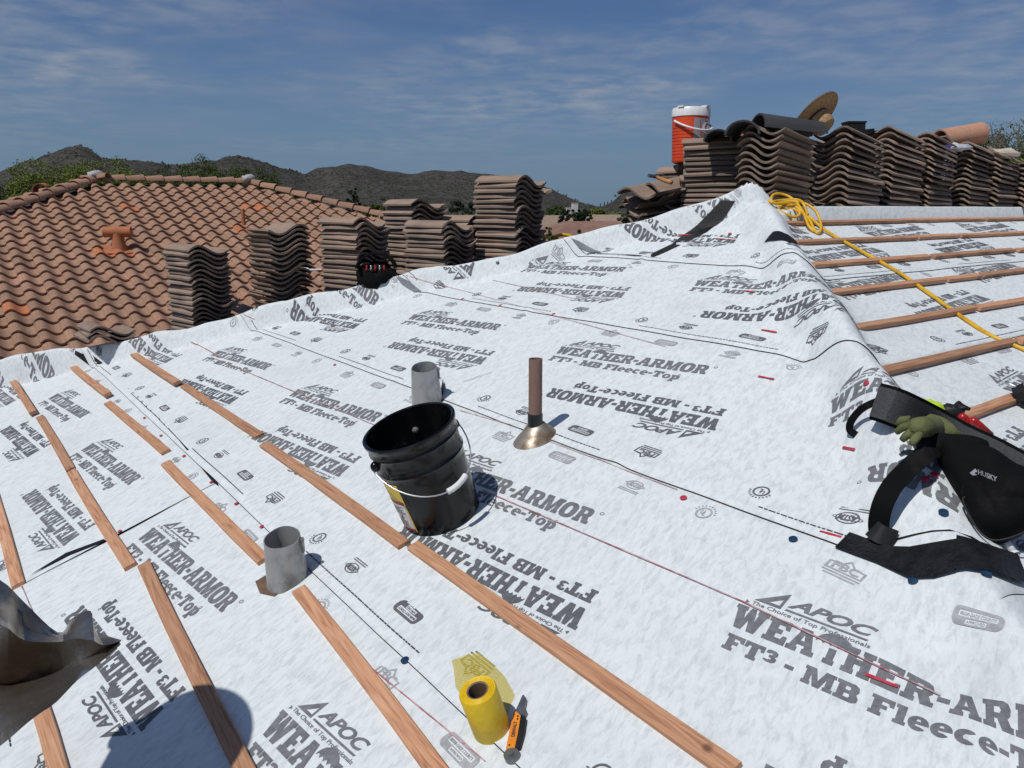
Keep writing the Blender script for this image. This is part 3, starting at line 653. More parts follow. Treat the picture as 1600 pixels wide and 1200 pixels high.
M_tile = tile_mat('clay_tile', (.36, .21, .135), (.30, .18, .12), (.41, .215, .14), .13)
M_tile_o = tile_mat('clay_tile_orange', (.46, .17, .07), (.42, .16, .08), (.50, .20, .09), .08)
M_tile_top = tile_mat('tile_weathered', (.32, .23, .17), (.27, .195, .145), (.35, .23, .16), .10)
M_conc = tile_mat('tile_raw_concrete', (.235, .178, .14), (.18, .138, .11), (.27, .19, .14), .26)
M_gray = tile_mat('tile_charcoal', (.045, .045, .047), (.06, .06, .062), (.05, .05, .05), .1)
def s_tile(wd=.33, ln=.42, th=.014, amp=.033, seg=12, sub=1):
    V, F, fm = [], [], []
    prof = [(-wd / 2 + wd * k / seg, amp * math.sin(2 * math.pi * k / seg) * (1.05 if k < seg / 2 else .9)) for k in range(seg + 1)]
    ys = [-ln / 2 + ln * i / sub for i in range(sub + 1)]
    for y in ys:
        for x, z in prof: V.append((x, y, z))
        for x, z in prof: V.append((x, y, z - th))
    n = seg + 1
    for i in range(sub):
        a, b = i * 2 * n, (i + 1) * 2 * n
        for k in range(seg):
            F.append((a + k, a + k + 1, b + k + 1, b + k)); fm.append(0)
            F.append((a + n + k + 1, a + n + k, b + n + k, b + n + k + 1)); fm.append(1)
        F.append((a, b, b + n, a + n)); fm.append(1); F.append((a + seg, a + n + seg, b + n + seg, b + seg)); fm.append(1)
    e = sub * 2 * n
    for k in range(seg):
        F.append((k + 1, k, n + k, n + k + 1)); fm.append(1); F.append((e + k, e + k + 1, e + n + k + 1, e + n + k)); fm.append(1)
    return V, F, fm
def tile_mesh(name, mats, **k):
    V, F, fm = s_tile(**k); me = mesh_data(name, V, F, mats, False, fm); me.polygons.foreach_set('use_smooth', [True] * len(me.polygons)); me.set_sharp_from_angle(angle=R_(50)); return me
def chipped(me, k):
    rn_ = random.Random(k); bm = bmesh.new(); bm.from_mesh(me)
    for v in bm.verts:
        v.co += Vector((rn_.uniform(-.0015, .0015), rn_.uniform(-.004, .004), rn_.uniform(-.001, .001)))
        if abs(v.co.x) > .12 and rn_.random() < .35: v.co.x *= rn_.uniform(.9, .99); v.co.y *= rn_.uniform(.92, .99)
    bm.to_mesh(me); bm.free(); return me
ME_stack = [chipped(tile_mesh('roof_tile', [M_tile_top, M_conc], amp=.034 + .0007 * k, th=.0135 + .0004 * k, sub=2), k) for k in range(7)]

# ---- the neighbouring tiled wing
rN = 19.2; _d = ray(150, 286); N1 = _d / math.hypot(_d[0], _d[1]) * rN
e3 = np.array([upA[0], upA[1], 0]); sl3 = np.array([-cA[0] * CSL, -cA[1] * CSL, -CSL * SL])       # along the ridge; down the slope
nN = np.cross(e3, -sl3); nN = nN / np.linalg.norm(nN)
if nN[2] < 0: nN = -nN
LR = 3.0
for LR in np.arange(2, 6, .02):
    if project(N1 + e3 * LR)[0] > 388: break
wing = thing('tiled_house', 'neighbouring house wing with brown barrel tile hip roof behind the tile stacks', 'house', (0, 0, 0))
me_n = tile_mesh('roof_tile', [M_tile, M_tile], seg=12, th=.028, amp=.044, ln=.43); me_no = me_n.copy(); me_no.materials.clear(); me_no.materials.append(M_tile_o); me_no.materials.append(M_tile_o)
CW, EXP = .305, .345
tl_rot = frame_rot(e3, nN); Rm = tl_rot.to_matrix()
orange = [(190, 319), (207, 319), (389, 322), (406, 322), (374, 355), (18, 478), (53, 478), (185, 392), (168, 390), (202, 392)]
cands = []
for r in range(30):
    q = .30 + r * EXP; m_ = q * CSL; k0, k1 = math.ceil((-m_ + .02) / CW), math.floor((LR + m_ - .02) / CW)
    for k in range(k0, k1 + 1):
        p = N1 + e3 * (k * CW) + sl3 * (q - .02) + nN * .035; px, py = project(p)
        if px < -260 or px > 900: continue
        vis = -25 < px < 800 and py < 560 - .205 * px + 12
        size = 1e4 / np.linalg.norm(p)
        cands.append((vis, size, tuple(p), px, py, r, k))
cands.sort(key=lambda c: (c[0], c[1]), reverse=True)
rest = MB(); tv, tf, tm = s_tile(seg=10, th=.028, amp=.044, ln=.43)
for i, (vis, size, p, px, py, r, k) in enumerate(cands):
    isor = min((px - a) ** 2 + ((py - b) * 1.6) ** 2 for a, b in orange) < 90
    rx = -math.atan(.048 / .42) + random.uniform(-.012, .012); rot = (Rm @ Matrix.Rotation(rx, 3, 'X') @ Matrix.Rotation(random.uniform(-.012, .012), 3, 'Z'))
    pj = Vector(p) + Rm @ Vector((random.uniform(-.006, .006), random.uniform(-.008, .008), 0))
    if i < 298 or (isor and vis):
        link('roof_tile', me_no if isor else me_n, wing, pj, rot.to_euler())
    else: rest.add([rot @ Vector(v) + pj for v in tv], tf, 0)
ro = rest.obj('roof_tiles', [M_tile], wing); autosmooth(ro, 50); ro['kind'] = 'stuff'
# slopes below the tiles and the far faces of the hip roof
def npt(x, m_): return N1 + e3 * x - np.array([cA[0] * m_, cA[1] * m_, SL * m_])
wd_ = MB(); mm = 9.6
dk = lambda p: tuple(np.asarray(p) - np.array([0, 0, .02]))
A_, B_, C_, D_ = npt(0, 0), npt(LR, 0), npt(LR + mm, mm), npt(-mm, mm)
def far(x, m_): return N1 + e3 * x + np.array([cA[0] * m_, cA[1] * m_, -SL * m_])
wd_.add([dk(A_), dk(B_), dk(C_), dk(D_)], [(0, 1, 2, 3)]); wd_.add([dk(A_), dk(D_), dk(far(-mm, mm))], [(0, 1, 2)]); wd_.add([dk(B_), dk(C_), dk(far(LR + mm, mm))], [(0, 1, 2)]); wd_.add([dk(A_), dk(B_), dk(far(LR + mm, mm)), dk(far(-mm, mm))], [(0, 1, 2, 3)])
wd_.obj('roof_deck', M_felt, wing)
ww = MB(); cs = [npt(-mm + .4, mm - .4), npt(LR + mm - .4, mm - .4), far(LR + mm - .4, mm - .4), far(-mm + .4, mm - .4)]
for i in range(4):
    a, b = cs[i], cs[(i + 1) % 4]; ww.add([(a[0], a[1], GROUND_Z), (b[0], b[1], GROUND_Z), (b[0], b[1], a[2] - .1), (a[0], a[1], a[2] - .1)], [(0, 1, 2, 3)])
ww.obj('wall', M_stucco, wing)
# ridge and hip tiles: tapered half barrels lapping each other
def barrel(r0, r1, ln, th=.016, seg=10):
    V, F = [], []; n = seg + 1
    for y, r in ((-ln / 2, r0), (ln / 2, r1)):
        for rr in (r, r - th):
            for k in range(n): a = math.pi * (k / seg) ; V.append((rr * math.cos(a) * 1.0, y, rr * math.sin(a) * .8))
    for k in range(seg):
        F.append((k, k + 1, 2 * n + k + 1, 2 * n + k)); F.append((n + k + 1, n + k, 3 * n + k, 3 * n + k + 1)); F.append((k + 1, k, n + k, n + k + 1)); F.append((2 * n + k, 2 * n + k + 1, 3 * n + k + 1, 3 * n + k))
    F.append((0, 2 * n, 3 * n, n)); F.append((seg, n + seg, 3 * n + seg, 2 * n + seg)); return V, F
bv, bf = barrel(.155, .12, .46); me_b = mesh_data('ridge_tile', bv, bf, M_tile); me_b.polygons.foreach_set('use_smooth', [True] * len(me_b.polygons)); me_b.set_sharp_from_angle(angle=R_(50))
def ridge_run(a, b, name='ridge_tile', parent=wing):
    a, b = Vector(a), Vector(b); d = (b - a); n = int(d.length / .39); d.normalize()
    x = d.cross(Vector((0, 0, 1))).normalized(); z = x.cross(d)
    for i in range(n + 1):
        p = a + d * (.2 + i * .39); R3 = Matrix((x, d, z)).transposed() @ Matrix.Rotation(-.05 + random.uniform(-.02, .02), 3, 'X') @ Matrix.Rotation(random.uniform(-.03, .03), 3, 'Z')
        link(name, me_b, parent, p + Vector((0, 0, .01)), R3.to_euler())
up = np.array([0, 0, .055])
ridge_run(B_ + up, A_ + up); ridge_run(D_ + up, A_ + up, 'hip_tile'); ridge_run(C_ + up, B_ + up, 'hip_tile'); ridge_run(far(-mm * .4, mm * .4) + up, A_ + up, 'hip_tile')
M_mort = mat('mortar', (.34, .33, .31), (.48, .47, .44), 20, .95, bump=.5, bscale=60)
for p in (A_, B_): MB().ellipsoid((0, 0, 0), (.16, .2, .12), 10, 7, wob=.4).obj('mortar_cap', M_mort, wing, True, loc=p + np.array([0, 0, .14]))
def on_wing(px, py, lift=0.0):
    r = ray(px, py); t = (nN @ N1) / (nN @ r); return r * t + nN * lift
p = on_wing(187, 392)
vt = thing('roof_vent', 'orange clay tee-shaped vent standing on the tiled wing', 'vent', p)
vt.scale = (.82, .82, .82)
b = MB(); b.lathe([(.17, -.05), (.15, .1), (.12, .2), (.12, .38)], 16); b.obj('vent_neck', M_tile_o, vt, auto=40)
b = MB(); b.tube([(-.27, -.05, .40), (.27, .05, .40)], .115, 16); b.obj('vent_hood', M_tile_o, vt, auto=40)
b = MB(); b.box((0, 0, .03), (.62, .5, .03), Rm); b.obj('vent_base', M_tile_o, vt)
p = on_wing(381, 352); b = MB(); b.lathe([(.04, -.1), (.04, .33), (.03, .33), (.03, .2)], 12); tag(b.obj('vent_pipe', M_tile_o, None, loc=p, auto=40), 'thin brown pipe on tiled wing behind the second stack', 'pipe')
p = on_wing(64, 312); 
b = MB(); b.lathe([(.15, -.2), (.13, .2), (.11, .2), (.13, -.2), (.15, -.2)], 18); _r = ray(66, 297); tag(b.obj('ridge_vent', M_tile_o, None, loc=_r * (19.0 / math.hypot(_r[0], _r[1])), rot=frame_rot((1, 0, 0), (-.35, 1, .1)), auto=40), 'orange barrel cap on the far left hip of tiled wing', 'vent')

# ---- stacks of lifted tiles; each tile is a thing of its own
ORD = 'top second third fourth fifth sixth seventh eighth ninth tenth eleventh twelfth thirteenth fourteenth fifteenth sixteenth seventeenth eighteenth nineteenth twentieth'.split()
def stack_label(where, k):
    return 'top brown roof tile of the ' + where if k == 0 else 'brown roof tile, ' + (ORD[k] if k < 20 else 'twenty-' + ('first second third fourth fifth sixth seventh eighth ninth'.split())[min(k - 20, 8)]) + ' from the top of the ' + where
def stack(label, xc, dist, ytop, az, flip=False, pitch=.036, fan=(0, 0), jit=.007, n=None, z0=None, group=None, topextra=0, yawj=.018, lean=(0, 0)):
    az_ = math.atan2((xc - 800) / FPX, (cP + sP * (600 - 325) / FPX)); x, y = dist * math.sin(az_), dist * math.cos(az_)
    u, v = uv_of(x, y); zb = float(roofz(u, v)) + .03 if z0 is None else z0
    zt = (325 - ytop) / 1233 * dist
    if n is None: n = max(2, int(round((zt - zb - .05) / pitch)) + 1)
    th = math.pi - R_(az); out = []
    for i in range(n):
        f = i / max(n - 1, 1); tilt = R_(fan[0] + (fan[1] - fan[0]) * f) + random.uniform(-.012, .012)
        yaw = th + (math.pi if flip else 0) + random.gauss(0, yawj)
        dx, dy = random.gauss(0, jit) + lean[0] * f, random.gauss(0, jit) + lean[1] * f
        o = link('concrete_tile', random.choice(ME_stack), None, (x + dx, y + dy, zb + .045 + i * pitch), (-tilt if not flip else tilt, random.uniform(-.012, .012), yaw))
        tag(o, stack_label(label, n - 1 - i), 'roof tile', group or label); out.append(o)
    return out, (x, y, zb + .045 + (n - 1) * pitch)
random.seed(3)
T_ = ''
S1 = stack(T_ + 'leftmost stack', 300, 6.5, 384, 133, False)
S2 = stack(T_ + 'tall second stack from left', 432, 6.2, 352, 141, True)
S3 = stack(T_ + 'third stack from left', 552, 6.05, 348, 128, False)
S4 = stack(T_ + 'stack behind the low stack', 648, 6.45, 318, 139, False)
S5 = stack(T_ + 'low stack near the pouch', 686, 5.85, 352, 131, False)
S5b = stack(T_ + 'short half hidden stack', 725, 6.5, 340, 131, False)
S6 = stack(T_ + 'tallest left stack', 795, 5.95, 284, 131, False)
K1 = stack(T_ + 'ridge stack beside the orange cooler', 1110, 6.0, 231, 104, False, fan=(0, 1.5))
K2 = stack(T_ + 'ridge stack behind the coiled yellow cord', 1205, 5.7, 226, 232, False, pitch=.041, fan=(3, 9))
K3 = stack(T_ + 'ridge stack under the straw hat', 1318, 6.4, 232, 238, True, pitch=.042, fan=(2, 12))
K4 = stack(T_ + 'ridge stack under the small black box', 1385, 6.95, 230, 238, True, pitch=.042, fan=(2, 11))
K5 = stack(T_ + 'ridge stack right of black box', 1437, 7.35, 240, 232, True, pitch=.040, fan=(1, 9))
K6 = stack(T_ + 'ridge stack under the terracotta pipe', 1498, 7.95, 250, 232, True, pitch=.040, fan=(1, 7))
K7 = stack(T_ + 'narrow ridge stack right of pipe', 1541, 8.3, 262, 232, True, pitch=.040, fan=(0, 6))
K8 = stack(T_ + 'rightmost ridge stack', 1590, 8.7, 276, 240, True, pitch=.040, fan=(0, 5))
K9 = stack(T_ + 'added stack darkening the gap', 1266, 7.0, 236, 236, True, pitch=.042, fan=(1, 3))  # added stack, set behind so the gap reads dark instead of sky
K10 = stack(T_ + 'added stack darkening the tray gap', 1412, 7.7, 240, 236, True, pitch=.042, fan=(1, 3))  # another added stack that blocks the sky and darkens its gap
K0 = stack(T_ + 'stack under the orange cooler', 1074, 6.45, 268, 120, False)
# loose heap left of the cooler and single tiles lying about
def loose(label, px, py, depth, az, tx=0, ty=0, dz=0):
    p = atd(px, py, depth); o = link('concrete_tile', random.choice(ME_stack), None, (p[0], p[1], p[2] + dz), (tx, ty, math.pi - R_(az))); return tag(o, label, 'roof tile')
HN = ['lowest', 'second lowest', 'third lowest', 'fourth lowest', 'fifth lowest', 'sixth lowest', 'seventh lowest', 'eighth lowest']
for i, (px, py, d, az, tx, ty) in enumerate(((1025, 345, 5.75, 250, .02, .05), (1065, 342, 5.8, 235, .0, -.1), (1030, 334, 5.75, 262, .05, .1), (1070, 330, 5.8, 240, -.1, -.05), (1020, 324, 5.75, 245, .1, .15), (1062, 318, 5.8, 225, -.05, .1), (1025, 312, 5.75, 255, .1, .05), (1045, 304, 5.75, 240, .15, -.1))):
    tag(loose(HN[i] + ' tile in the loose heap left of the ridge stacks', px, py, d, az, tx, ty), group='loose heap of tiles')
loose('top tile of the loose heap, tilted, hammer lying on it', 1058, 289, 5.7, 232, .16, .12)
loose('pale tile sticking out left on the loose heap', 1018, 296, 5.65, 222, .12, .02)
loose('top tile of three lying behind membrane edge at far left', 165, 512, 5.9, 140, -.02, .06)
loose('middle tile of three lying behind membrane edge at far left', 166, 518, 5.9, 143, -.02, .05)
loose('lowest tile of three lying behind membrane edge at far left', 163, 525, 5.9, 138, 0, .05)
loose('single tile lying between the two leftmost stacks', 362, 482, 6.2, 143, .05, 0)
loose('flat tile lying low right of the tallest left stack', 880, 384, 6.1, 120, .0, .0)
loose('skewed tile on top of the tallest left stack', 812, 290, 5.95, 150, .10, .06)

# ================================================================== things on the roof
M_blk = mat('black_paint', (.004, .0045, .006), (.016, .0155, .015), 5, .19, spec=.34, rough2=.42, detail=9, lo=.5, hi=.78, stretch=(1, 1, .45))
M_tar = mat('wet_tar', (.004, .004, .004), (.012, .011, .010), 14, .12, bump=.8, bscale=18, bdist=.03)
M_wire = mat('zinc_wire', (.62, .62, .62), None, rough=.35, metal=1.0)
M_wht = mat('white_plastic', (.78, .78, .76), (.70, .70, .68), 20, .4)
M_yel = mat('label_yellow', (.62, .42, .03), (.70, .50, .06), 15, .5)
M_lw = mat('label_white', (.72, .70, .68), (.66, .64, .62), 60, .6)
M_lr = mat('label_red', (.30, .02, .03), None, rough=.5)
M_ink = mat('ink', (.03, .03, .03), None, rough=.7)
M_galv = mat('galvanised', (.42, .42, .41), (.17, .165, .155), 11, .42, metal=.5, bump=.25, bscale=30, rough2=.65, detail=10, stretch=(1, 1, .6), lo=.4, hi=.7)
M_rust = mat('rusty_pipe', (.23, .135, .10), (.17, .10, .075), 9, .75, bump=.25, stretch=(1, 1, .25))
M_tape = mat('black_tape', (.012, .014, .014), (.02, .024, .024), 8, .4)
M_kraft = mat('cut_deck', (.17, .10, .06), (.10, .06, .04), 20, .9)
M_cone = mat('cone_flashing', (.46, .41, .33), (.20, .14, .09), 14, .42, metal=.75, rough2=.75)

def cyl_patch(r0, r1, zb, zt, a0, a1, z0, z1, off=.0012, n=12):
    """curved patch on a tapered wall"""
    V, F = [], []
    for i in range(n + 1):
        a = R_(a0 + (a1 - a0) * i / n)
        for z in (z0, z1):
            r = r0 + (r1 - r0) * (z - zb) / (zt - zb) + off; V.append((r * math.cos(a), r * math.sin(a), z))
        if i: F.append((2 * i - 2, 2 * i, 2 * i + 1, 2 * i - 1))
    return V, F
# ---- tar bucket
bp_ = px_surf(692, 803); bk = thing('bucket', 'open black metal bucket of roofing tar with wire handle', 'bucket', bp_ + nA * .008, frame_rot((1, 0, 0), nA + np.array([-.03, 0, 0])))
bk.scale = (1.05, 1.05, 1.04)
HB, RB, RT = .335, .128, .146
rr = lambda z: RB + (RT - RB) * z / HB
b = MB(); b.lathe([(RB - .004, .0), (RB + .001, .002), (RB, .012), (rr(.20), .20), (rr(.225) , .218), (rr(.23) + .005, .228), (rr(.24) , .238), (rr(.285), .285), (rr(.29) + .004, .292), (rr(.30), .30), (rr(.315), .318), (RT + .005, .325), (RT + .006, HB), (RT, HB + .003), (RT - .006, HB), (rr(.3) - .006, .3), (rr(.12) - .006, .12)], 56, cap0=True)
b.obj('body', M_blk, bk, auto=50)
V, F = [], []; n = 48; K_ = 8
for i in range(K_ + 1):
    for k in range(n):
        a = 2 * math.pi * k / n; r = (rr(.13) - .004) * i / K_; x, y = r * math.cos(a), r * math.sin(a); V.append((x, y, .13 + .012 * mnoise.noise(Vector((x * 22, y * 22, 3))) + .02 * (i / K_) ** 6))
for i in range(K_):
    for k in range(n): F.append((i * n + k, (i + 1) * n + k, (i + 1) * n + (k + 1) % n, i * n + (k + 1) % n))
obj('tar', V, F, M_tar, bk, True)
b = MB(); b.ellipsoid((-.02, .128, .255), (.012, .008, .012), 12, 8); b.obj('inner_rivet', mat('grey_stick', (.10, .095, .09), (.16, .15, .14), 30, .7), bk, True)
lab = link('label', None, bk); lab.empty_display_size = .05
for m_, z0, z1, a0, a1, of in ((M_yel, .018, .205, 196, 240, .001), (M_lw, .024, .125, 203, 238, .0016), (M_lr, .125, .137, 203, 238, .0018), (M_lr, .019, .030, 203, 238, .0018)):
    V, F = cyl_patch(RB, RT, 0, HB, a0, a1, z0, z1, of); obj('label_print', V, F, m_, lab)
V, F = [], []
for z in np.arange(.036, .118, .0055):
    if .062 < z < .084: continue
    v, f = cyl_patch(RB, RT, 0, HB, 206, random.uniform(224, 235), z, z + .002, .0021, 6); q = len(V); V += v; F += [tuple(i + q for i in g) for g in f]
tag(obj('label_text', V, F, M_ink, lab), kind='stuff')
v, f = fill2d([ell(0, 0, .010, .010, 20), ell(0, 0, .0085, .0085, 20), [(-.005, -.004), (-.002, .006), (.004, .006), (.006, -.002), (.001, -.006)]])
obj('label_emblem', [((rr(.073) + .0022) * math.cos(R_(221) + x / .135), (rr(.073) + .0022) * math.sin(R_(221) + x / .135), .073 + y) for x, y in v], f, M_ink, lab)
EA = R_(212); e_ = np.array([math.cos(EA), math.sin(EA), 0]); o_ = np.array([math.cos(EA + math.pi / 2), math.sin(EA + math.pi / 2), 0])
for sgn in (1, -1):
    b = MB(); c = e_ * sgn * (rr(.27) + .003); b.ellipsoid(c + np.array([0, 0, .265]), (.016, .016, .018), 12, 8); b.obj('ear', M_blk, bk, True)
bail = [e_ * (RT + .012) * math.cos(t) + o_ * (.172) * math.sin(t) + np.array([0, 0, .262 - .105 * math.sin(t)]) for t in np.linspace(0, math.pi, 26)]
b = MB(); b.tube(bail, .0024, 8); b.obj('wire_handle', M_wire, bk, True)
b = MB(); b.tube(bail[12:17], .0095, 14); b.obj('handle_grip', M_wht, bk, auto=40)

# ---- pipes and vents through the roof
def hole(poly, m=M_asph, lift=.0085): return decal('cut_opening', poly, m, lift, step=8)
hole([(404, 914), (420, 901), (450, 895), (488, 868), (497, 880), (489, 903), (455, 926), (430, 937), (408, 931)], M_asph)
hole([(401, 913), (417, 903), (428, 915), (445, 926), (430, 936), (408, 931)], M_kraft, .012)
def vent(px, py, r0, r1, h, label, cut=.03):
    p = px_surf(px, py); t = thing('vent_pipe', label, 'vent pipe', p - np.array([0, 0, .04]), (R_(2.5), R_(-2.5), 0)); n = 36; V, F = [], []
    prof = [(r0 * 1.16, 0), (r0 * 1.03, .045), (r0 * .99, .09), (r1, h)]
    for (r, z), inner in [(q, 0) for q in prof] + [((r1 - .003, h), 1), ((r1 - .004, .03), 1)]:
        for k in range(n):
            a = 2 * math.pi * k / n; zz_ = z + (cut * math.sin(a) * (z >= h)); dent = 1 + .03 * math.sin(3 * a + z * 14) + .018 * math.sin(5 * a - z * 30 + px); V.append((r * dent * math.cos(a), r * dent * math.sin(a), zz_))
    for i in range(5):
        for k in range(n): F.append((i * n + k, i * n + (k + 1) % n, (i + 1) * n + (k + 1) % n, (i + 1) * n + k))
    autosmooth(obj('pipe', V, F, M_galv, t), 45)
    b = MB(); b.box((r1 + .004, .0, h - .03), (.012, .014, .05)); b.tube([(r1 + .003, -.004, h - .01), (r1 + .014, -.002, h - .012)], .005, 8); b.obj('seam_rivet', M_galv, t, auto=40); return t
vent(451, 908, .066, .058, .20, 'dented galvanised vent pipe in a ragged hole, nearest the camera', .012)
hole([(640, 640), (648, 620), (690, 598), (697, 604), (696, 622), (688, 640)], M_asph)
vent(668, 634, .070, .058, .225, 'galvanised vent pipe standing just behind the black bucket', .012)
b = MB(); b.add([px_surf(686, 622, .005), px_surf(695, 600, .03), px_surf(697, 612, .035), px_surf(692, 626, .005)], [(0, 1, 2, 3)]); b.obj('membrane_flap', M_asph, house)
p = px_surf(836, 688); pp_ = thing('plumbing_pipe', 'tall rust-brown plumbing pipe with black band and cone flashing', 'pipe', p)
hole([(796, 704), (800, 690), (812, 676), (830, 667), (845, 668), (864, 680), (862, 690), (850, 698), (820, 706)], M_asph)
b = MB(); b.lathe([(.0265, -.03), (.0262, .1), (.026, .322), (.022, .322), (.022, .2)], 24); b.obj('pipe', M_rust, pp_, auto=40)
b = MB(); b.lathe([(.0285, .045), (.0292, .06), (.0290, .105), (.0278, .108)], 24); b.obj('rubber_band', M_tape, pp_, auto=40)
V, F = [], []; n = 30
for i, (r, z) in enumerate(((.029, .066), (.038, .060), (.046, .050), (.066, .028), (.082, .008), (.088, -.01))):
    for k in range(n):
        a = 2 * math.pi * k / n; q = r * (1 + .05 * math.sin(2 * a + 1) * (i > 2)); x, y = q * math.cos(a), q * math.sin(a)
        V.append((x, y, z + SL * (x * upA[0] + y * upA[1])))
for i in range(5):
    for k in range(n): F.append((i * n + k, (i + 1) * n + k, (i + 1) * n + (k + 1) % n, i * n + (k + 1) % n))
autosmooth(obj('cone_flashing', V, F, M_cone, pp_), 40)
line_px((724, 600), (770, 585), .003, M_dash, 'pencil_mark'); 
# pencilled outline behind the pipe
cpt = [px_surf(743 + 21 * math.cos(t), 588 + 11 * math.sin(t), .006) for t in np.linspace(0, 2 * math.pi, 28)]
V, F = [], []
for i, q in enumerate(cpt):
    d = cpt[(i + 1) % 28] - cpt[i - 1]; sd = np.cross(nA, d); sd /= np.linalg.norm(sd) + 1e-9; V += [q - sd * .0012, q + sd * .0012]
    if i: F.append((2 * i - 2, 2 * i - 1, 2 * i + 1, 2 * i))
obj('pencil_mark', V, F, M_dash, house)

# ---- roll of yellow mesh tape, its loose end, and the knife
M_ytape = mat('yellow_mesh_tape', (.74, .50, .006), (.66, .43, .004), 45, .5, bump=.3, bscale=400, bdist=.002)
def film_mat():
    m = bpy.data.materials.new('yellow_mesh_film'); m.use_nodes = True; N, K = m.node_tree.nodes, m.node_tree.links; b = N['Principled BSDF']; b.inputs['Base Color'].default_value = (.62, .50, .06, 1); b.inputs['Roughness'].default_value = .45
    tcn = N.new('ShaderNodeTexCoord'); ck = N.new('ShaderNodeTexChecker'); ck.inputs['Scale'].default_value = 330; K.new(tcn.outputs['Object'], ck.inputs['Vector'])
    mr = N.new('ShaderNodeMapRange'); mr.inputs['To Min'].default_value = .35; mr.inputs['To Max'].default_value = .8; K.new(ck.outputs['Fac'], mr.inputs['Value']); K.new(mr.outputs[0], b.inputs['Alpha']); return m
M_film = film_mat(); M_card = mat('cardboard', (.16, .10, .06), (.22, .14, .09), 20, .85)
p = px_surf(770, 1143); tr = thing('tape_roll', 'yellow mesh tape roll standing on end near the knife', 'tape', p + nA * .007, frame_rot((1, 0, 0), nA))
b = MB(); hR, rR, rC = .124, .0435, .0235
b.lathe([(rR - .002, 0), (rR, .003), (rR, hR - .004), (rR - .002, hR)] + [(rR - .003 - i * .0019, hR - (.0016 if i % 2 else 0)) for i in range(9)] + [(rC + .002, hR)], 60, cap0=True); b.obj('tape', M_ytape, tr, auto=50)
b = MB(); b.lathe([(rC + .002, hR + .0005), (rC, hR + .0005), (rC - .002, hR - .001), (rC - .002, .01)], 40); b.lathe([(.0, .01), (rC, .01)], 40); b.obj('core', M_card, tr, auto=50)
film = [(692, 1046), (708, 1037), (728, 1031), (750, 1029), (768, 1041), (790, 1062), (806, 1090), (806, 1108), (798, 1132), (782, 1128), (760, 1100), (722, 1092)]
v, f = gridcut(fill2d([film]), 9)
fo = obj('loose_tape_end', [px_surf(x, y, .009 + .012 * math.sin((x - 690) / 40.0) ** 2) for x, y in v], f, M_film, None, True); tag(fo, 'loose end of yellow mesh tape lying behind the roll', 'tape')
M_org = mat('knife_orange', (.80, .27, .02), (.70, .22, .02), 30, .4); M_kgr = mat('knife_grey', (.13, .14, .15), (.2, .21, .22), 40, .38, metal=.6); M_rub = mat('rubber_black', (.008, .008, .0085), (.013, .013, .0135), 30, .55, spec=.35)
a_, c_ = px_surf(804, 1187, .002), px_surf(819, 1094, .002); ax = c_ - a_; kl = np.linalg.norm(ax)
kn = thing('utility_knife', 'orange and black folding utility knife beside the yellow tape roll', 'knife', a_, frame_rot(np.cross(ax, nA), nA))
s_ = kl / .165
def sc(pl): return [(x * s_, y * s_) for x, y in pl]
b = MB(); b.extrude(sc([(-.016, .012), (.004, .010), (.006, .05), (.006, .10), (-.006, .112), (-.012, .112), (-.015, .06)]), .004, .020); b.obj('handle', M_org, kn, auto=40)
b = MB(); b.extrude(sc([(.0042, .006), (.017, .012), (.021, .05), (.020, .092), (.0065, .104)]), .002, .019); b.obj('grip', M_rub, kn, auto=40)
b = MB(); b.extrude(sc([(-.013, .1125), (.004, .1045), (.0165, .100), (.019, .110), (.012, .125), (.012, .150), (.004, .165), (.0, .163), (-.006, .135)]), .003, .016); b.obj('head', M_kgr, kn)
b = MB(); b.extrude(sc(ell(-.001, -.004, .018, .016, 20)), .003, .0215); b.extrude(sc(ell(-.001, -.004, .006, .006, 12)), .0215, .024); b.obj('pivot', M_kgr, kn, auto=40)
v, f = fit(font2d('DEWALT', 1, 0, .04), 0, .042, 0, .009)
obj('knife_lettering', [(( .0005 - y) * s_, (.042 + x) * s_, .0206) for x, y in v], f, M_ink, kn)
for x, y in ((-.009, .02), (.000, .098), (.0, .09)):
    b = MB(); b.lathe([(.0022, 0), (.0022, .0012), (.0005, .0014)], 10, (x * s_, y * s_, .0201), cap1=True); b.obj('screw', M_rub, kn)

# ---- crumpled sheet metal at the left edge
M_sheet = mat('old_sheet_metal', (.60, .59, .57), (.27, .22, .17), 6, .20, metal=.95, bump=.2, bscale=12, rough2=.36, detail=7, bdist=.02)
rows = [[(-90, 860, 1.27), (0, 906, 1.22), (35, 938, 1.2), (90, 988, 1.18), (112, 968, 1.16), (141, 954, 1.15), (150, 985, 1.12), (190, 1000, 1.10)],
        [(-90, 950, 1.10), (0, 975, 1.08), (38, 1000, 1.12), (92, 1003, 1.13), (112, 998, 1.10), (142, 1000, 1.06), (162, 1008, 1.07), (188.5, 1002, 1.09)],
        [(-90, 1050, 1.26), (0, 1070, 1.26), (35, 1066, 1.25), (80, 1052, 1.2), (110, 1037, 1.15), (140, 1026, 1.12), (165, 1014, 1.10), (187, 1004, 1.09)],
        [(-90, 1118, 1.14), (0, 1084, 1.13), (40, 1072, 1.12), (80, 1060, 1.11), (110, 1046, 1.10), (140, 1033, 1.09), (165, 1020, 1.085), (188, 1005, 1.08)],
        [(-90, 1230, .94), (0, 1166, .95), (40, 1132, .97), (62, 1115, .985), (88, 1097, 1.0), (121, 1063, 1.03), (151, 1040, 1.05), (189, 1007, 1.075)]]
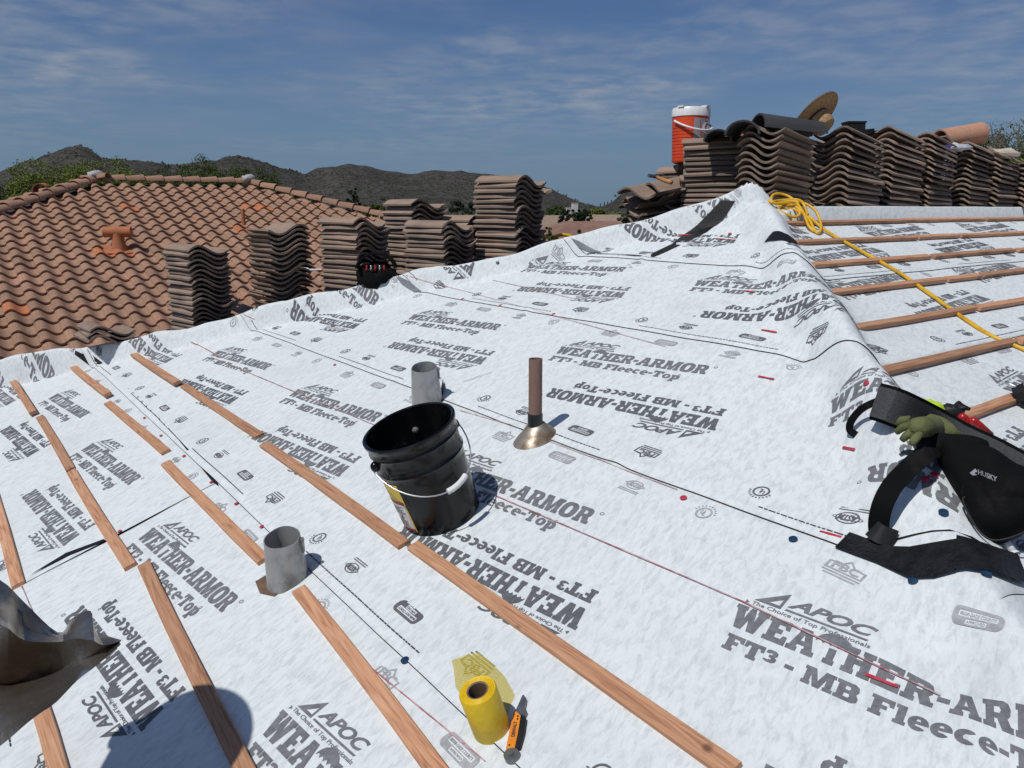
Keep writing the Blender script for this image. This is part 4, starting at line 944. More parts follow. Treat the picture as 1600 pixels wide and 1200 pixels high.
gr = [[atd(*q) for q in r] for r in rows]; gr = [spline(r, 4) for r in gr]; gr = [[gr[i][j] + (gr[i + 1][j] - gr[i][j]) * t for j in range(len(gr[0]))] for i in range(len(gr) - 1) for t in (0, .33, .66)] + [gr[-1]]
V = []; nr, nc = len(gr), len(gr[0])
for i, r in enumerate(gr):
    for j, q in enumerate(r): V.append(q * (1 + .016 * mnoise.noise(Vector(q * 13)) + .008 * mnoise.noise(Vector(q * 31))))
F = [(i * nc + j, i * nc + j + 1, (i + 1) * nc + j + 1, (i + 1) * nc + j) for i in range(nr - 1) for j in range(nc - 1)]
n0 = len(V); V2 = V + [q * 1.0018 for q in V]; F2 = F + [tuple(k + n0 for k in f[::-1]) for f in F]
ring = list(range(nc)) + [i * nc + nc - 1 for i in range(1, nr)] + [(nr - 1) * nc + j for j in range(nc - 2, -1, -1)] + [i * nc for i in range(nr - 2, 0, -1)]
F2 += [(ring[k], ring[(k + 1) % len(ring)], ring[(k + 1) % len(ring)] + n0, ring[k] + n0) for k in range(len(ring))]
so = obj('sheet_metal', V2, F2, M_sheet); autosmooth(so, 17); tag(so, 'crumpled old sheet metal flashing held up at the left edge', 'sheet metal')

# ---- tool bag slumped over the right hip
M_bag = mat('bag_nylon', (.0045, .0045, .005), (.022, .02, .018), 9, .85, spec=.12, lo=.5, hi=.85, detail=8, bump=.35, bscale=300, bdist=.002); M_mesh = mat('bag_mesh_pad', (.035, .035, .037), (.07, .07, .073), 260, .8, bump=.6, bscale=300, bdist=.003)
M_oliv = mat('olive_glove', (.085, .095, .028), (.13, .14, .05), 18, .85, bump=.4, bscale=60); M_hi = mat('hi_vis', (.42, .62, .02), (.50, .70, .04), 20, .6); M_redp = mat('red_plastic', (.38, .012, .015), None, rough=.3)
def pillow(outline, C, n, thick, rings=(1, .985, .955, .90, .80, .62, .4, .2), back=.35, seed=0, nob=.075):
    n = np.asarray(n, float); n /= np.linalg.norm(n); P3 = []
    for x, y in outline: r = ray(x, y); P3.append(r * ((n @ C) / (n @ r)))
    P3 = [np.asarray(q) for q in spline(P3, 4, True)]; c = sum(P3) / len(P3); V, F = [], []; m = len(P3)
    for side, th_ in ((1, thick), (-1, thick * back)):
        base = len(V)
        for f in rings:
            for q in P3:
                s = c + (q - c) * f; h = th_ * max(0, 1 - f ** 5) ** .5; h *= 1 + nob * 6 * mnoise.noise(Vector(s * 14) + Vector((seed, 0, 0))) * (f < .99)
                V.append(s + n * side * h)
        V.append(c + n * side * th_ * 1.02)
        for i in range(len(rings) - 1):
            for k in range(m):
                q = (base + i * m + k, base + i * m + (k + 1) % m, base + (i + 1) * m + (k + 1) % m, base + (i + 1) * m + k); F.append(q if side > 0 else q[::-1])
        i = len(rings) - 1
        for k in range(m): F.append((base + i * m + k, base + i * m + (k + 1) % m, len(V) - 1) if side > 0 else (base + i * m + (k + 1) % m, base + i * m + k, len(V) - 1))
    return V, F
Cb = px_surf(1535, 800, .10); nb_ = -Cb / np.linalg.norm(Cb) + np.array([0, 0, .9])
bag = thing('tool_bag', 'black soft tool bag with padded strap slumped over the hip', 'bag', (0, 0, 0))
V, F = pillow([(1458, 706), (1485, 703), (1530, 712), (1580, 732), (1645, 765), (1640, 810), (1600, 830), (1560, 850), (1532, 846), (1505, 800), (1486, 768), (1468, 735)], Cb, nb_, .10, seed=1); obj('body', V, F, M_bag, bag, True); BAGV, BAGF = V, F
def piping(outline, C, n, lift, r=.004):
    n = np.asarray(n, float); n = n / np.linalg.norm(n); Q = C + n * lift; pt = [ray(x, y) * ((n @ Q) / (n @ ray(x, y))) for x, y in outline]; b = MB(); b.tube(spline(pt, 6, True), r, 7, closed=True); return b.obj('piping', M_rub, bag, True)
piping([(1458, 706), (1485, 703), (1530, 712), (1580, 732), (1645, 765), (1640, 810), (1600, 830), (1560, 850), (1532, 846), (1505, 800), (1486, 768), (1468, 735)], Cb, nb_, .012)
piping([(1505, 778), (1530, 784), (1600, 799), (1608, 826), (1562, 844), (1536, 836), (1515, 806)], Cb, nb_, .07, .003)
V, F = pillow([(1500, 770), (1530, 780), (1600, 795), (1610, 826), (1562, 846), (1534, 838), (1512, 806)], Cb - nb_ * -.03, nb_, .08, seed=4); obj('pocket', V, F, M_bag, bag, True)
V, F = pillow([(1425, 684), (1450, 678), (1500, 682), (1545, 692), (1530, 708), (1480, 706), (1440, 704)], Cb + nb_ * .06, nb_, .022, seed=9); obj('rim', V, F, M_bag, bag, True)
def lifted(px, py, l): return np.asarray(px_surf(px, py)) * (1 - l)
def strap(name, pts, hw, thick, m, parent=bag, lf=.03, sub=5, wd=None):
    raw = [lifted(x, y, lf if len(r) == 0 else r[0]) for x, y, *r in pts]; dep = [q @ CF for q in raw]; k_ = np.arange(len(dep)); fitd = np.polyval(np.polyfit(k_, dep, min(2, len(dep) - 1)), k_)
    c3 = [np.asarray(q) for q in spline([atd(x, y, min(fitd[i], dep[i])) if len(pts) > 5 else raw[i] for i, (x, y, *r) in enumerate(pts)], sub)]; sd = []
    for i, q in enumerate(c3):
        t = c3[min(i + 1, len(c3) - 1)] - c3[max(i - 1, 0)]; v = np.cross(t, q); v /= np.linalg.norm(v) + 1e-9; tw = np.asarray(wd) if wd is not None else 0; v = v + tw; v /= np.linalg.norm(v); sd.append(v * hw)
    b = MB(); b.ribbon(c3, sd, thick); return b.obj(name, m, parent, auto=40)
pad = [(1372, 628, .03), (1400, 637, .04), (1450, 660, .05), (1500, 688, .06), (1550, 712, .06), (1610, 745, .05), (1660, 770, .05)]
strap('strap_binding', pad, .056, .022, M_bag); strap('padded_strap', [(x, y, l + .006) for x, y, l in pad], .046, .026, M_mesh)
strap('strap_loop', [(1392, 622, .035), (1368, 628, .04), (1345, 640, .035), (1330, 658, .025), (1328, 672, .012), (1337, 679, .008)], .011, .008, M_bag)
strap('webbing', [(1480, 690, .07), (1448, 708, .06), (1422, 730, .05), (1396, 757, .042), (1380, 786, .03), (1373, 815, .014), (1374, 834, .008)], .025, .006, M_bag)
strap('strap_buckle', [(1364, 826, .02), (1374, 834, .02), (1388, 839, .014), (1398, 843, .008)], .024, .012, M_rub)
for x, y in ((1372, 789), (1386, 792)):
    q = lifted(x, y, .038); b = MB(); b.box(q, (.022, .006, .006)); b.obj('buckle_glint', M_wire, bag)
q = lifted(1586, 744, .075)
txt = font2d('HUSKY', 1, .25, .03); v, f = fit(txt, 0, .088, 0, .021); xr = np.array([.93, -.12, -.30]); xr /= np.linalg.norm(xr); zr = np.cross(xr, nb_); zr = -zr / np.linalg.norm(zr) if zr[2] < 0 else zr / np.linalg.norm(zr)
M_grayl = mat('grey_thread', (.30, .30, .31), None, rough=.7)
from mathutils.bvhtree import BVHTree
BV = BVHTree.FromPolygons([Vector(q) for q in BAGV], BAGF)
def bag_front(px, py):
    r = Vector(ray(px, py)).normalized(); h = BV.ray_cast(Vector((0, 0, 0)), r); return np.array(h[0] - r * .0015)
v, f = fit(txt, 0, 1, 0, 1)
obj('bag_lettering', [bag_front(1528 + x * 32 - y * 2, 741 + x * 13 - y * 9) for x, y in v], f, M_grayl, bag)
v, f = fill2d([[(0, 0), (9, -7), (12, -2), (7, 0), (12, 3), (5, 4)]]); obj('bag_emblem', [bag_front(1515 + x, 739 + y) for x, y in v], f, M_grayl, bag)
# things lying in and on the bag
gl = thing('work_glove', 'olive green cloth work glove draped on the bag opening', 'glove', (0, 0, 0))
Cg = lifted(1450, 668, .085)
V, F = pillow([(1408, 664), (1418, 652), (1440, 650), (1470, 655), (1490, 668), (1498, 680), (1480, 688), (1450, 686), (1425, 682)], Cg, nb_, .028, back=.9, seed=12, nob=.09)
fg = MB(); fg.add(V, F); fg.tube(spline([lifted(1422, 668, .092), lifted(1440, 667, .094), lifted(1462, 668, .092), lifted(1482, 674, .088)], 3), [.018, .022, .026, .028, .030, .031, .030, .028, .024, .018], 12)
for pl in ([(1425, 664), (1410, 668), (1400, 676)], [(1428, 672), (1416, 681), (1409, 688)], [(1436, 678), (1428, 688), (1424, 696)], [(1422, 656), (1408, 657), (1402, 664)], [(1478, 672), (1494, 677), (1503, 672)]):
    fg.tube([lifted(x, y, .09 - .006 * i) for i, (x, y) in enumerate(pl)], [.012, .011, .008], 10)
fg.obj('glove', M_oliv, gl, True)
gy = thing('hi_vis_glove', 'lime yellow and black glove tucked behind the bag strap', 'glove', (0, 0, 0)); q = lifted(1457, 635, .045); b = MB(); b.ellipsoid(q, (.045, .03, .02), 14, 9, Matrix.Rotation(.3, 3, 'Y'), wob=.5); b.tube([q + np.array([-.03, -.01, .005]), q + np.array([-.055, -.02, .0])], [.013, .008], 8); b.obj('cuff', M_hi, gy, True)
q = lifted(1487, 641, .05); b = MB(); b.ellipsoid(q, (.035, .03, .02), 14, 9, wob=.5)
for k in range(4): b.tube([q + np.array([.01, 0, .003 * k]), q + np.array([.035, -.012 + .012 * k, .012 + .002 * k]), q + np.array([.05, -.016 + .014 * k, .008])], [.010, .009, .006], 8)
b.obj('fingers', M_rub, gy, True)
pl_ = thing('pliers', 'red handled pliers poking out behind the bag strap', 'pliers', (0, 0, 0))
for x, y in ((1504, 652), (1521, 658)):
    q = lifted(x, y, .055); b = MB(); b.tube([q + np.array([.0, 0, 0]), q + np.array([.03, .01, -.02]), q + np.array([.07, .01, -.05])], [.014, .013, .010], 12); b.ellipsoid(q, (.0145, .0145, .014), 12, 8); b.obj('handle', M_redp, pl_, True)
b = MB(); b.tube([lifted(1562, 832, .03), lifted(1573, 848, .02), lifted(1584, 862, .012)], [.007, .009, .008], 10); b.ellipsoid(lifted(1586, 864, .012), (.012, .012, .008), 10, 6); tag(b.obj('caulk_nozzle', M_wht, None, True), 'white plastic nozzle poking out under the bag', 'nozzle')

# ---- nail gun at the right edge
q = px_surf(1606, 640); ng = thing('nail_gun', 'yellow and black pneumatic nail gun at the right edge', 'nail gun', q + nB * .02, (0, 0, R_(-35)))
b = MB(); b.tube([(-.02, 0, .05), (.06, .0, .06), (.16, .0, .05)], [.032, .045, .04], 16); b.obj('body', mat('tool_yellow', (.76, .42, .01), (.66, .34, .01), 20, .35), ng, True)
b = MB(); b.tube([(-.055, 0, .03), (-.02, 0, .045)], [.028, .037], 14); b.box((.05, 0, .0), (.16, .03, .05)); b.tube([(.06, 0, .05), (.04, -.09, .02), (.02, -.16, .0)], .018, 10); b.obj('handle', M_rub, ng, auto=40)
b = MB(); b.tube([(-.09, 0, .075), (-.06, 0, .062), (-.035, 0, .055)], [.006, .008, .011], 10); b.obj('air_fitting', M_wire, ng, True)

# ---- yellow extension cord
M_cord = mat('cord_yellow', (.70, .40, .012), (.52, .27, .01), 14, .45, lo=.45, hi=.7)
run = [(1243, 320, 0), (1262, 336, .02), (1290, 360, .02), (1340, 389, .018), (1400, 423, .016), (1450, 457, .015), (1500, 493, .013), (1550, 525, .012), (1604, 548, .012), (1680, 590, .012), (1760, 630, .01)]
P0 = [atd(1243, 320, 5.05)] + [lifted(x, y, l) for x, y, l in run[1:]]
l2 = [atd(x, y, d) for x, y, d in ((1262, 336, 4.88), (1255, 318, 4.91), (1245, 312, 4.96), (1222, 313, 4.98), (1203, 316, 4.96), (1200, 321, 4.94), (1222, 322, 4.91), (1243, 320, 4.91))]
coil = [atd(x, y, d) for x, y, d in ((1200, 313, 4.88), (1212, 318, 4.86), (1238, 320, 4.92), (1262, 340, 4.84), (1272, 358, 4.76), (1279, 365, 4.74), (1283, 352, 4.81), (1276, 332, 4.86), (1262, 320, 4.91), (1243, 315, 4.96), (1220, 316, 4.98), (1204, 322, 4.96), (1215, 326, 4.92), (1240, 327, 4.90),
        (1250, 333, 4.86), (1243, 339, 4.86), (1226, 334, 4.86), (1210, 322, 4.90), (1205, 310, 4.96), (1212, 303, 5.01), (1228, 305, 5.01), (1243, 315, 4.96), (1256, 334, 4.86), (1263, 352, 4.79), (1272, 362, 4.76))]
cd = thing('extension_cord', 'coiled yellow extension cord trailing down over the battens', 'cord', (0, 0, 0))
b = MB(); b.tube(spline(coil + [], 7), .0088, 9); b.tube(spline(l2, 7), .0088, 9); b.obj('coil', M_cord, cd, True); cd.children[0]['kind'] = 'stuff'
b = MB(); b.tube(spline(P0, 9), .0092, 10); b.obj('cable', M_cord, cd, True)
b = MB(); b.tube(spline([atd(866, 371, 6.2), atd(876, 367, 6.2), atd(888, 368, 6.2), atd(898, 373, 6.2)], 6), .013, 8); tag(b.obj('cord_loop', M_cord, None, True), 'short yellow cord loop behind the left membrane edge', 'cord')

# ---- cooler on the tiles
def at_az(px, py, dist): r = ray(px, py); return r * (dist / math.hypot(r[0], r[1]))
M_co = mat('cooler_orange', (.72, .075, .018), (.66, .065, .016), 12, .42); M_cgrey = mat('cooler_grey', (.30, .30, .31), None, rough=.5)
q = at_az(1076, 256, 6.35); co = thing('water_cooler', 'orange drink cooler with white lid standing on the tiles', 'cooler', q)
HC = .345; R0, R1 = .128, .140; pr = [(R0 - .02, 0), (R0, .012)]; z = .02
while z < .27: pr += [(R0 + (R1 - R0) * z / HC + .002, z), (R0 + (R1 - R0) * z / HC + .002, z + .016), (R0 + (R1 - R0) * z / HC - .0015, z + .019), (R0 + (R1 - R0) * z / HC - .0015, z + .022)]; z += .024
b = MB(); b.lathe(pr + [(R1 - .001, .275), (R1, HC)], 44, cap0=True); b.obj('body', M_co, co, auto=40)
b = MB(); b.lathe([(R1 + .001, HC - .004), (R1 + .006, HC), (R1 + .005, HC + .05), (R1 - .002, HC + .062), (R1 - .03, HC + .066), (R1 - .035, HC + .058), (.0, HC + .058)], 44)
for k in range(4): a = R_(45 + 90 * k); b.box((R1 * .9 * math.cos(a), R1 * .9 * math.sin(a), HC + .066), (.05, .05, .012), Matrix.Rotation(a, 3, 'Z'))
b.obj('lid', M_wht, co, auto=40)
V, F = cyl_patch(R0, R1, 0, HC, 268, 345, .12, HC - .02, .004, 14); obj('logo_panel', V, F, M_cgrey, co)
def on_cyl(x, y, a0, z0, off=.006): a = R_(a0) + x / R1; z = z0 + y; r = R0 + (R1 - R0) * z / HC + off; return (r * math.cos(a), r * math.sin(a), z)
bolt = fill2d([[(-.045, .17), (.02, .17), (.03, .10), (.055, .10), (-.025, -.06), (.0, .05), (-.03, .05)]]); obj('logo_bolt', [on_cyl(x, y, 304, .14, .0055) for x, y in bolt[0]], bolt[1], M_co, co)
gg = fit(font2d('G', 1, .1, .06), -.045, .045, 0, .105); obj('logo_letter', [on_cyl(x, y, 312, .215, .0075) for x, y in gg[0]], gg[1], M_wht, co)
hb = [np.array([math.cos(R_(205)) * (R1 + .012) * math.cos(t) + math.cos(R_(295)) * .17 * math.sin(t), math.sin(R_(205)) * (R1 + .012) * math.cos(t) + math.sin(R_(295)) * .17 * math.sin(t), HC - .035 - .075 * math.sin(t)]) for t in np.linspace(0, math.pi, 22)]
b = MB(); b.tube(hb, [.010] + [.008] * 20 + [.010], 10); b.obj('carry_handle', M_wht, co, True)
b = MB(); b.box((0, 0, -.03), (.2, .18, .045)); b.box((.05, -.05, -.075), (.12, .14, .045)); tag(b.obj('black_block', M_rub, None, loc=q), 'black plastic block under the orange cooler', 'block')

# ---- straw hat and scraps on the ridge stacks
M_straw = mat('straw', (.46, .30, .14), (.28, .17, .075), 60, .8, bump=.6, bscale=150, bdist=.004)
def hat(parent, mats):
    pr = [(.205, -.010), (.205, -.004), (.19, .0), (.15, .002), (.11, .006), (.092, .012), (.086, .04), (.080, .09), (.070, .115), (.04, .125), (.0, .122)]
    pr2 = [(.205, -.010), (.15, -.006), (.105, -.002), (.086, .006), (.080, .04), (.074, .09), (.0, .114)]
    b = MB(); pw = []
    for i in range(len(pr) - 1):
        for t in np.linspace(0, 1, 6, endpoint=False): r = pr[i][0] + (pr[i + 1][0] - pr[i][0]) * t; z = pr[i][1] + (pr[i + 1][1] - pr[i][1]) * t; pw.append((r + (.0015 if len(pw) % 3 == 0 else 0), z + (.0015 if len(pw) % 3 == 0 else 0)))
    pw.append(pr[-1])
    b.lathe(pw[:30], 40); b.lathe(pr2[:4], 40); b.obj('brim', mats, parent, True)
    b = MB(); b.lathe(pw[29:], 40); b.lathe(pr2[3:], 40); b.obj('crown', mats, parent, True)
    b = MB(); b.lathe([(.0935, .013), (.0915, .03)], 40); b.obj('hat_band', mat('hat_band', (.05, .035, .025), None, rough=.8), parent, True)
q = at_az(1273, 184, 6.2); ht = thing('straw_hat', 'wide straw hat resting on its edge on the ridge stacks', 'hat', q, frame_rot((.6, .2, .75), (.50, -.55, -.60))); hat(ht, M_straw)
bvc, bfc = barrel(.115, .10, .42, .014); me_g = mesh_data('barrel_tile', bvc, bfc, M_gray); me_g.polygons.foreach_set('use_smooth', [True] * len(me_g.polygons)); me_g.set_sharp_from_angle(angle=R_(50))
def barrel_at(px, py, dist, az, tilt, label, me=me_g, cat='barrel tile', sc_=1.0, roll=0):
    o = link('barrel_tile', me, None, at_az(px, py, dist), (tilt, roll, math.pi - R_(az))); o.scale = (sc_,) * 3; return tag(o, label, cat)
barrel_at(1128, 223, 5.85, 205, .0, 'charcoal barrel tile lying end-on beside the cooler', sc_=.85)
barrel_at(1167, 214, 5.7, 205, .0, 'charcoal barrel tile end-on, larger, left of the grey cap piece')
o = barrel_at(1232, 206, 5.75, 262, -.08, 'dark grey cap tile lying flat below the straw hat', sc_=1.08)
me_p = mesh_data('barrel_tile', bvc, bfc, M_tile_o); me_p.polygons.foreach_set('use_smooth', [True] * len(me_p.polygons))
barrel_at(1195, 205, 6.3, 262, .05, 'pale clay barrel tile behind the grey cap piece', me_p, sc_=.9)
barrel_at(1142, 222, 6.2, 262, .05, 'pale clay barrel tile between the two charcoal ends', me_p, sc_=.7)
b = MB(); b.box((0, 0, .05), (.14, .12, .10), taper=.94); b.box((0, 0, .104), (.145, .125, .012)); tag(b.obj('black_box', M_rub, None, loc=at_az(1332, 214, 6.7)), 'small black box on the ridge stacks right of hat', 'box')
b = MB(); b.box((0, 0, .02), (.24, .2, .01)); b.box((0, .1, .04), (.24, .012, .05)); b.box((.12, 0, .04), (.012, .2, .05)); b.box((-.12, 0, .035), (.012, .2, .04)); tag(b.obj('black_tray', M_rub, None, loc=at_az(1366, 215, 6.9), rot=(0, 0, .4)), 'shallow black tray beside the small black box', 'tray')
V, F = [], []
b = MB(); n = 28
b.lathe([(.092, -.23), (.092, .23), (.080, .23), (.080, -.23), (.092, -.23)], n); q = at_az(1500, 214, 7.9)
M_clay = tile_mat('clay_pale', (.50, .27, .17), (.46, .25, .16), (.52, .26, .16), .05)
tag(b.obj('clay_pipe', M_clay, None, loc=q, rot=frame_rot((0, 0, 1), (.93, .34, .16)), auto=40), 'pale terracotta pipe lying on the rightmost ridge stacks', 'clay pipe')
b = MB(); b.box((0, 0, 0), (.2, .16, .015), Matrix.Rotation(.7, 3, 'Y')); tag(b.obj('tile_shard', M_conc, None, loc=at_az(1484, 226, 7.75)), 'broken brown tile shard leaning on the terracotta pipe', 'tile shard')
M_pur = mat('purple_foil', (.05, .03, .22), (.10, .08, .3), 20, .3, metal=.3)
b = MB(); b.tube([(-.05, 0, 0), (.04, .01, .005)], .033, 14); b.lathe([(.02, 0)], 8) if False else None; tag(b.obj('drink_can', M_pur, None, loc=at_az(1477, 232, 7.6), auto=40), 'purple can lying on its side below the terracotta pipe', 'can')
b = MB(); b.ellipsoid((0, 0, 0), (.09, .05, .03), 12, 8, wob=.9); tag(b.obj('crumpled_bag', mat('clear_foil', (.6, .6, .6), (.4, .42, .45), 20, .25), None, True, loc=at_az(1496, 230, 7.65)), 'crumpled white wrapper below the terracotta pipe', 'wrapper')
b = MB(); b.box((0, 0, 0), (.16, .12, .03), Matrix.Rotation(.2, 3, 'Y')); b2 = tag(b.obj('tile_shard', M_clay, None, loc=at_az(1527, 234, 8.1)), 'orange tile shard right of the terracotta pipe', 'tile shard')
b = MB(); b.ellipsoid((0, 0, 0), (.17, .10, .05), 12, 8, wob=.9); tag(b.obj('paper_sack', mat('kraft_paper', (.40, .33, .25), (.5, .43, .34), 12, .8), None, loc=at_az(1550, 240, 8.2)), 'crumpled tan paper sack on the right ridge stacks', 'sack')

# ---- hammer on the loose heap, pouch behind the hip, white bracket
hm = thing('hammer', 'hammer with orange wooden handle lying on the loose heap', 'hammer', at_az(1036, 281, 5.55), (0, 0, R_(25)))
b = MB(); b.tube([(-.02, -.12, -.02), (.0, 0, .0), (.02, .10, .02)], [.016, .014, .013], 10); b.obj('handle', mat('hickory', (.42, .18, .06), (.5, .22, .08), 20, .5), hm, True)
b = MB(); b.box((.02, .11, .028), (.03, .03, .03)); b.tube([(-.05, .10, .03), (.02, .11, .028), (.10, .13, .04)], [.013, .014, .006], 10); b.obj('head', M_kgr, hm, auto=40)
q = at_az(590, 432, 5.55); po = thing('tool_pouch', 'black tool pouch with arched handle behind the left membrane edge', 'pouch', q)
b = MB(); b.ellipsoid((0, 0, 0), (.15, .10, .10), 16, 10, wob=.35); b.obj('body', M_bag, po, True)
ar = [(.135 * math.cos(t), -.03, .05 + .115 * math.sin(t)) for t in np.linspace(.1, math.pi - .1, 16)]; b = MB(); b.ribbon(ar, [(0, .05, 0)] * 16, .014); b.obj('arched_handle', M_bag, po, auto=40)
for k in range(5): b = MB(); b.tube([(-.06 + .03 * k, -.09, .05), (-.055 + .03 * k, -.10, .085)], .006, 8); b.obj('tool_end', M_wire if k % 2 else M_redp, po, True)
q = on_wing(488, 428, .06); b = MB(); b.box((0, 0, .02), (.34, .05, .02)); b.box((-.1, .12, .04), (.05, .28, .02)); tag(b.obj('white_bracket', M_wht, None, loc=q, rot=tl_rot), 'white angled bracket lying on the tiled wing', 'bracket')

# ================================================================== the worker just outside the left edge, whose hat shades the roof
M_shirt = mat('work_shirt', (.20, .22, .26), (.16, .18, .22), 8, .9); M_jean = mat('work_trousers', (.06, .075, .11), (.09, .10, .14), 10, .9); M_skin = mat('skin', (.42, .24, .16), (.38, .21, .14), 12, .55); M_boot = mat('boots', (.06, .045, .03), None, rough=.7)
qs = px_surf(285, 1168); tt_ = (-.06 - qs[2]) / sun_from.z; hatc = qs + np.array(sun_from) * tt_
zr_ = float(surf_xy(hatc[0], hatc[1]))
wk = thing('person', 'worker in wide straw hat, grey shirt and dark trousers holding the sheet metal', 'person', (hatc[0], hatc[1], zr_), (0, 0, R_(-62)))
hh = hatc[2] - zr_
jt = {'pel': (0, 0, .90), 'spi': (0, .01, 1.08), 'che': (0, .02, 1.26), 'nec': (0, .03, 1.42), 'hea': (0, .05, 1.53), 'top': (0, .05, 1.64)}
for s_, sg in (('l', -1), ('r', 1)):
    jt.update({'hip' + s_: (.10 * sg, 0, .86), 'kne' + s_: (.12 * sg, .03, .48), 'ank' + s_: (.13 * sg, -.02, .09), 'toe' + s_: (.15 * sg, .15, .05), 'sho' + s_: (.18 * sg, .02, 1.36)})
jt.update({'elbr': (.26, .10, 1.12), 'wrir': (.16, .33, 1.06), 'hanr': (.13, .41, 1.06), 'elbl': (-.25, .12, 1.12), 'wril': (-.10, .34, 1.08), 'hanl': (-.05, .41, 1.08)})
bn = [('pel', 'spi'), ('spi', 'che'), ('che', 'nec'), ('nec', 'hea'), ('hea', 'top')] + [(a + s_, b_ + s_) if a not in ('pel', 'che') else (a, b_ + s_) for s_ in 'lr' for a, b_ in (('pel', 'hip'), ('hip', 'kne'), ('kne', 'ank'), ('ank', 'toe'), ('che', 'sho'), ('sho', 'elb'), ('elb', 'wri'), ('wri', 'han'))]
rad = {'pel': .145, 'spi': .13, 'che': .15, 'nec': .06, 'hea': .09, 'top': .075, 'hip': .095, 'kne': .065, 'ank': .045, 'toe': .04, 'sho': .065, 'elb': .045, 'wri': .03, 'han': .035}
keys = list(jt); edges = [(keys.index(a), keys.index(b_)) for a, b_ in bn]
for s_, sg in (('l', -1), ('r', 1)):                      # five fingers on each hand
    h0 = np.array(jt['han' + s_])
    for k in range(5):
        off = np.array([(-.03 + .015 * k) * sg, 0, .0]); p1 = h0 + off + np.array([0, .035 if k else .0, -.01]); p2 = p1 + np.array([0 if k else -.03 * sg, .03 if k else .02, -.03])
        keys += ['f', 'f']; jt2 = len(keys); edges += [(keys.index('han' + s_), jt2 - 2), (jt2 - 2, jt2 - 1)]; jt.setdefault('_f', []).extend([tuple(p1), tuple(p2)])
fl = jt.pop('_f'); keys = [k for k in keys if k != '_f']; co_ = [jt[k] for k in keys if k != 'f'] + fl
me = bpy.data.meshes.new('body'); me.from_pydata(co_, edges, []); bo = link('body', me, wk)
sm = bo.modifiers.new('skin', 'SKIN'); sm.use_smooth_shade = True
for i, v in enumerate(me.skin_vertices[0].data):
    k = keys[i] if i < len(jt) else 'f'; r = .009 if k == 'f' else rad[k if k in rad else k[:-1]]; v.radius = (r, r * (.75 if k in ('spi', 'che', 'pel') else 1)); v.use_root = (k == 'pel')
bo.modifiers.new('sub', 'SUBSURF').levels = 2; bo.modifiers['sub'].render_levels = 2
me2 = bpy.data.meshes.new_from_object(bo.evaluated_get(bpy.context.evaluated_depsgraph_get())); bo.modifiers.clear(); bo.data = me2
me2.materials.clear()
for m_ in (M_skin, M_shirt, M_jean, M_boot): me2.materials.append(m_)
for pl in me2.polygons:
    c = pl.center; pl.use_smooth = True
    pl.material_index = 3 if c.z < .12 else 2 if c.z < .93 and abs(c.y) < .2 else 0 if (c.z > 1.42 or c.y > .30) else 1
b = MB(); b.ellipsoid((0, .145, 1.53), (.014, .02, .02), 8, 6); b.obj('nose', M_skin, wk, True)
for sg in (-1, 1): b = MB(); b.ellipsoid((.032 * sg, .13, 1.555), (.012, .01, .009), 8, 6); b.obj('eye', M_ink, wk, True)
hw = link('worn_hat', None, wk, (0, .03, hh - .03), (R_(-6), 0, 0)); hw.scale = (1.05, 1.05, 1.0); hat(hw, M_straw)

# ================================================================== landscape
M_grd = mat('desert_soil', (.24, .175, .125), (.17, .125, .09), .08, .95, bump=.3, bscale=1.5, detail=8)
gd = MB(); n = 72; rs = [0.01, 20, 60, 150, 400, 1000, 1900]; V = [(r * math.cos(2 * math.pi * k / n), r * math.sin(2 * math.pi * k / n), GROUND_Z) for r in rs for k in range(n)]
F = [(i * n + k, i * n + (k + 1) % n, (i + 1) * n + (k + 1) % n, (i + 1) * n + k) for i in range(len(rs) - 1) for k in range(n)]
tag(obj('ground', V, [f[::-1] for f in F], M_grd), kind='structure')
def hill_mat():
    m = bpy.data.materials.new('desert_hill'); m.use_nodes = True; N, K = m.node_tree.nodes, m.node_tree.links; b = N['Principled BSDF']; b.inputs['Roughness'].default_value = .95; b.inputs['Specular IOR Level'].default_value = .1
    ge = N.new('ShaderNodeNewGeometry')
    def nz(s, d): n = N.new('ShaderNodeTexNoise'); n.inputs['Scale'].default_value = s; n.inputs['Detail'].default_value = d; n.inputs['Roughness'].default_value = .65; K.new(ge.outputs['Position'], n.inputs['Vector']); return n.outputs['Fac']
    def mr(x, a, c): n = N.new('ShaderNodeMapRange'); n.inputs['From Min'].default_value = a; n.inputs['From Max'].default_value = c; K.new(x, n.inputs['Value']); return n.outputs[0]
    def mx(f, a, c):
        n = N.new('ShaderNodeMix'); n.data_type = 'RGBA'; K.new(f, n.inputs['Factor'])
        for i, q in ((6, a), (7, c)):
            if isinstance(q, tuple): n.inputs[i].default_value = (*q, 1)
            else: K.new(q, n.inputs[i])
        return n.outputs[2]
    c = mx(mr(nz(.02, 6), .4, .62), (.11, .098, .088), (.072, .066, .06)); c = mx(mr(nz(.16, 4), .50, .62), c, (.03, .034, .021)); c = mx(mr(nz(.5, 3), .60, .72), c, (.15, .125, .108))
    K.new(c, b.inputs['Base Color']); bp = N.new('ShaderNodeBump'); bp.inputs['Strength'].default_value = .9; bp.inputs['Distance'].default_value = 12; K.new(nz(.12, 6), bp.inputs['Height']); K.new(bp.outputs[0], b.inputs['Normal']); return m
M_hill = hill_mat()
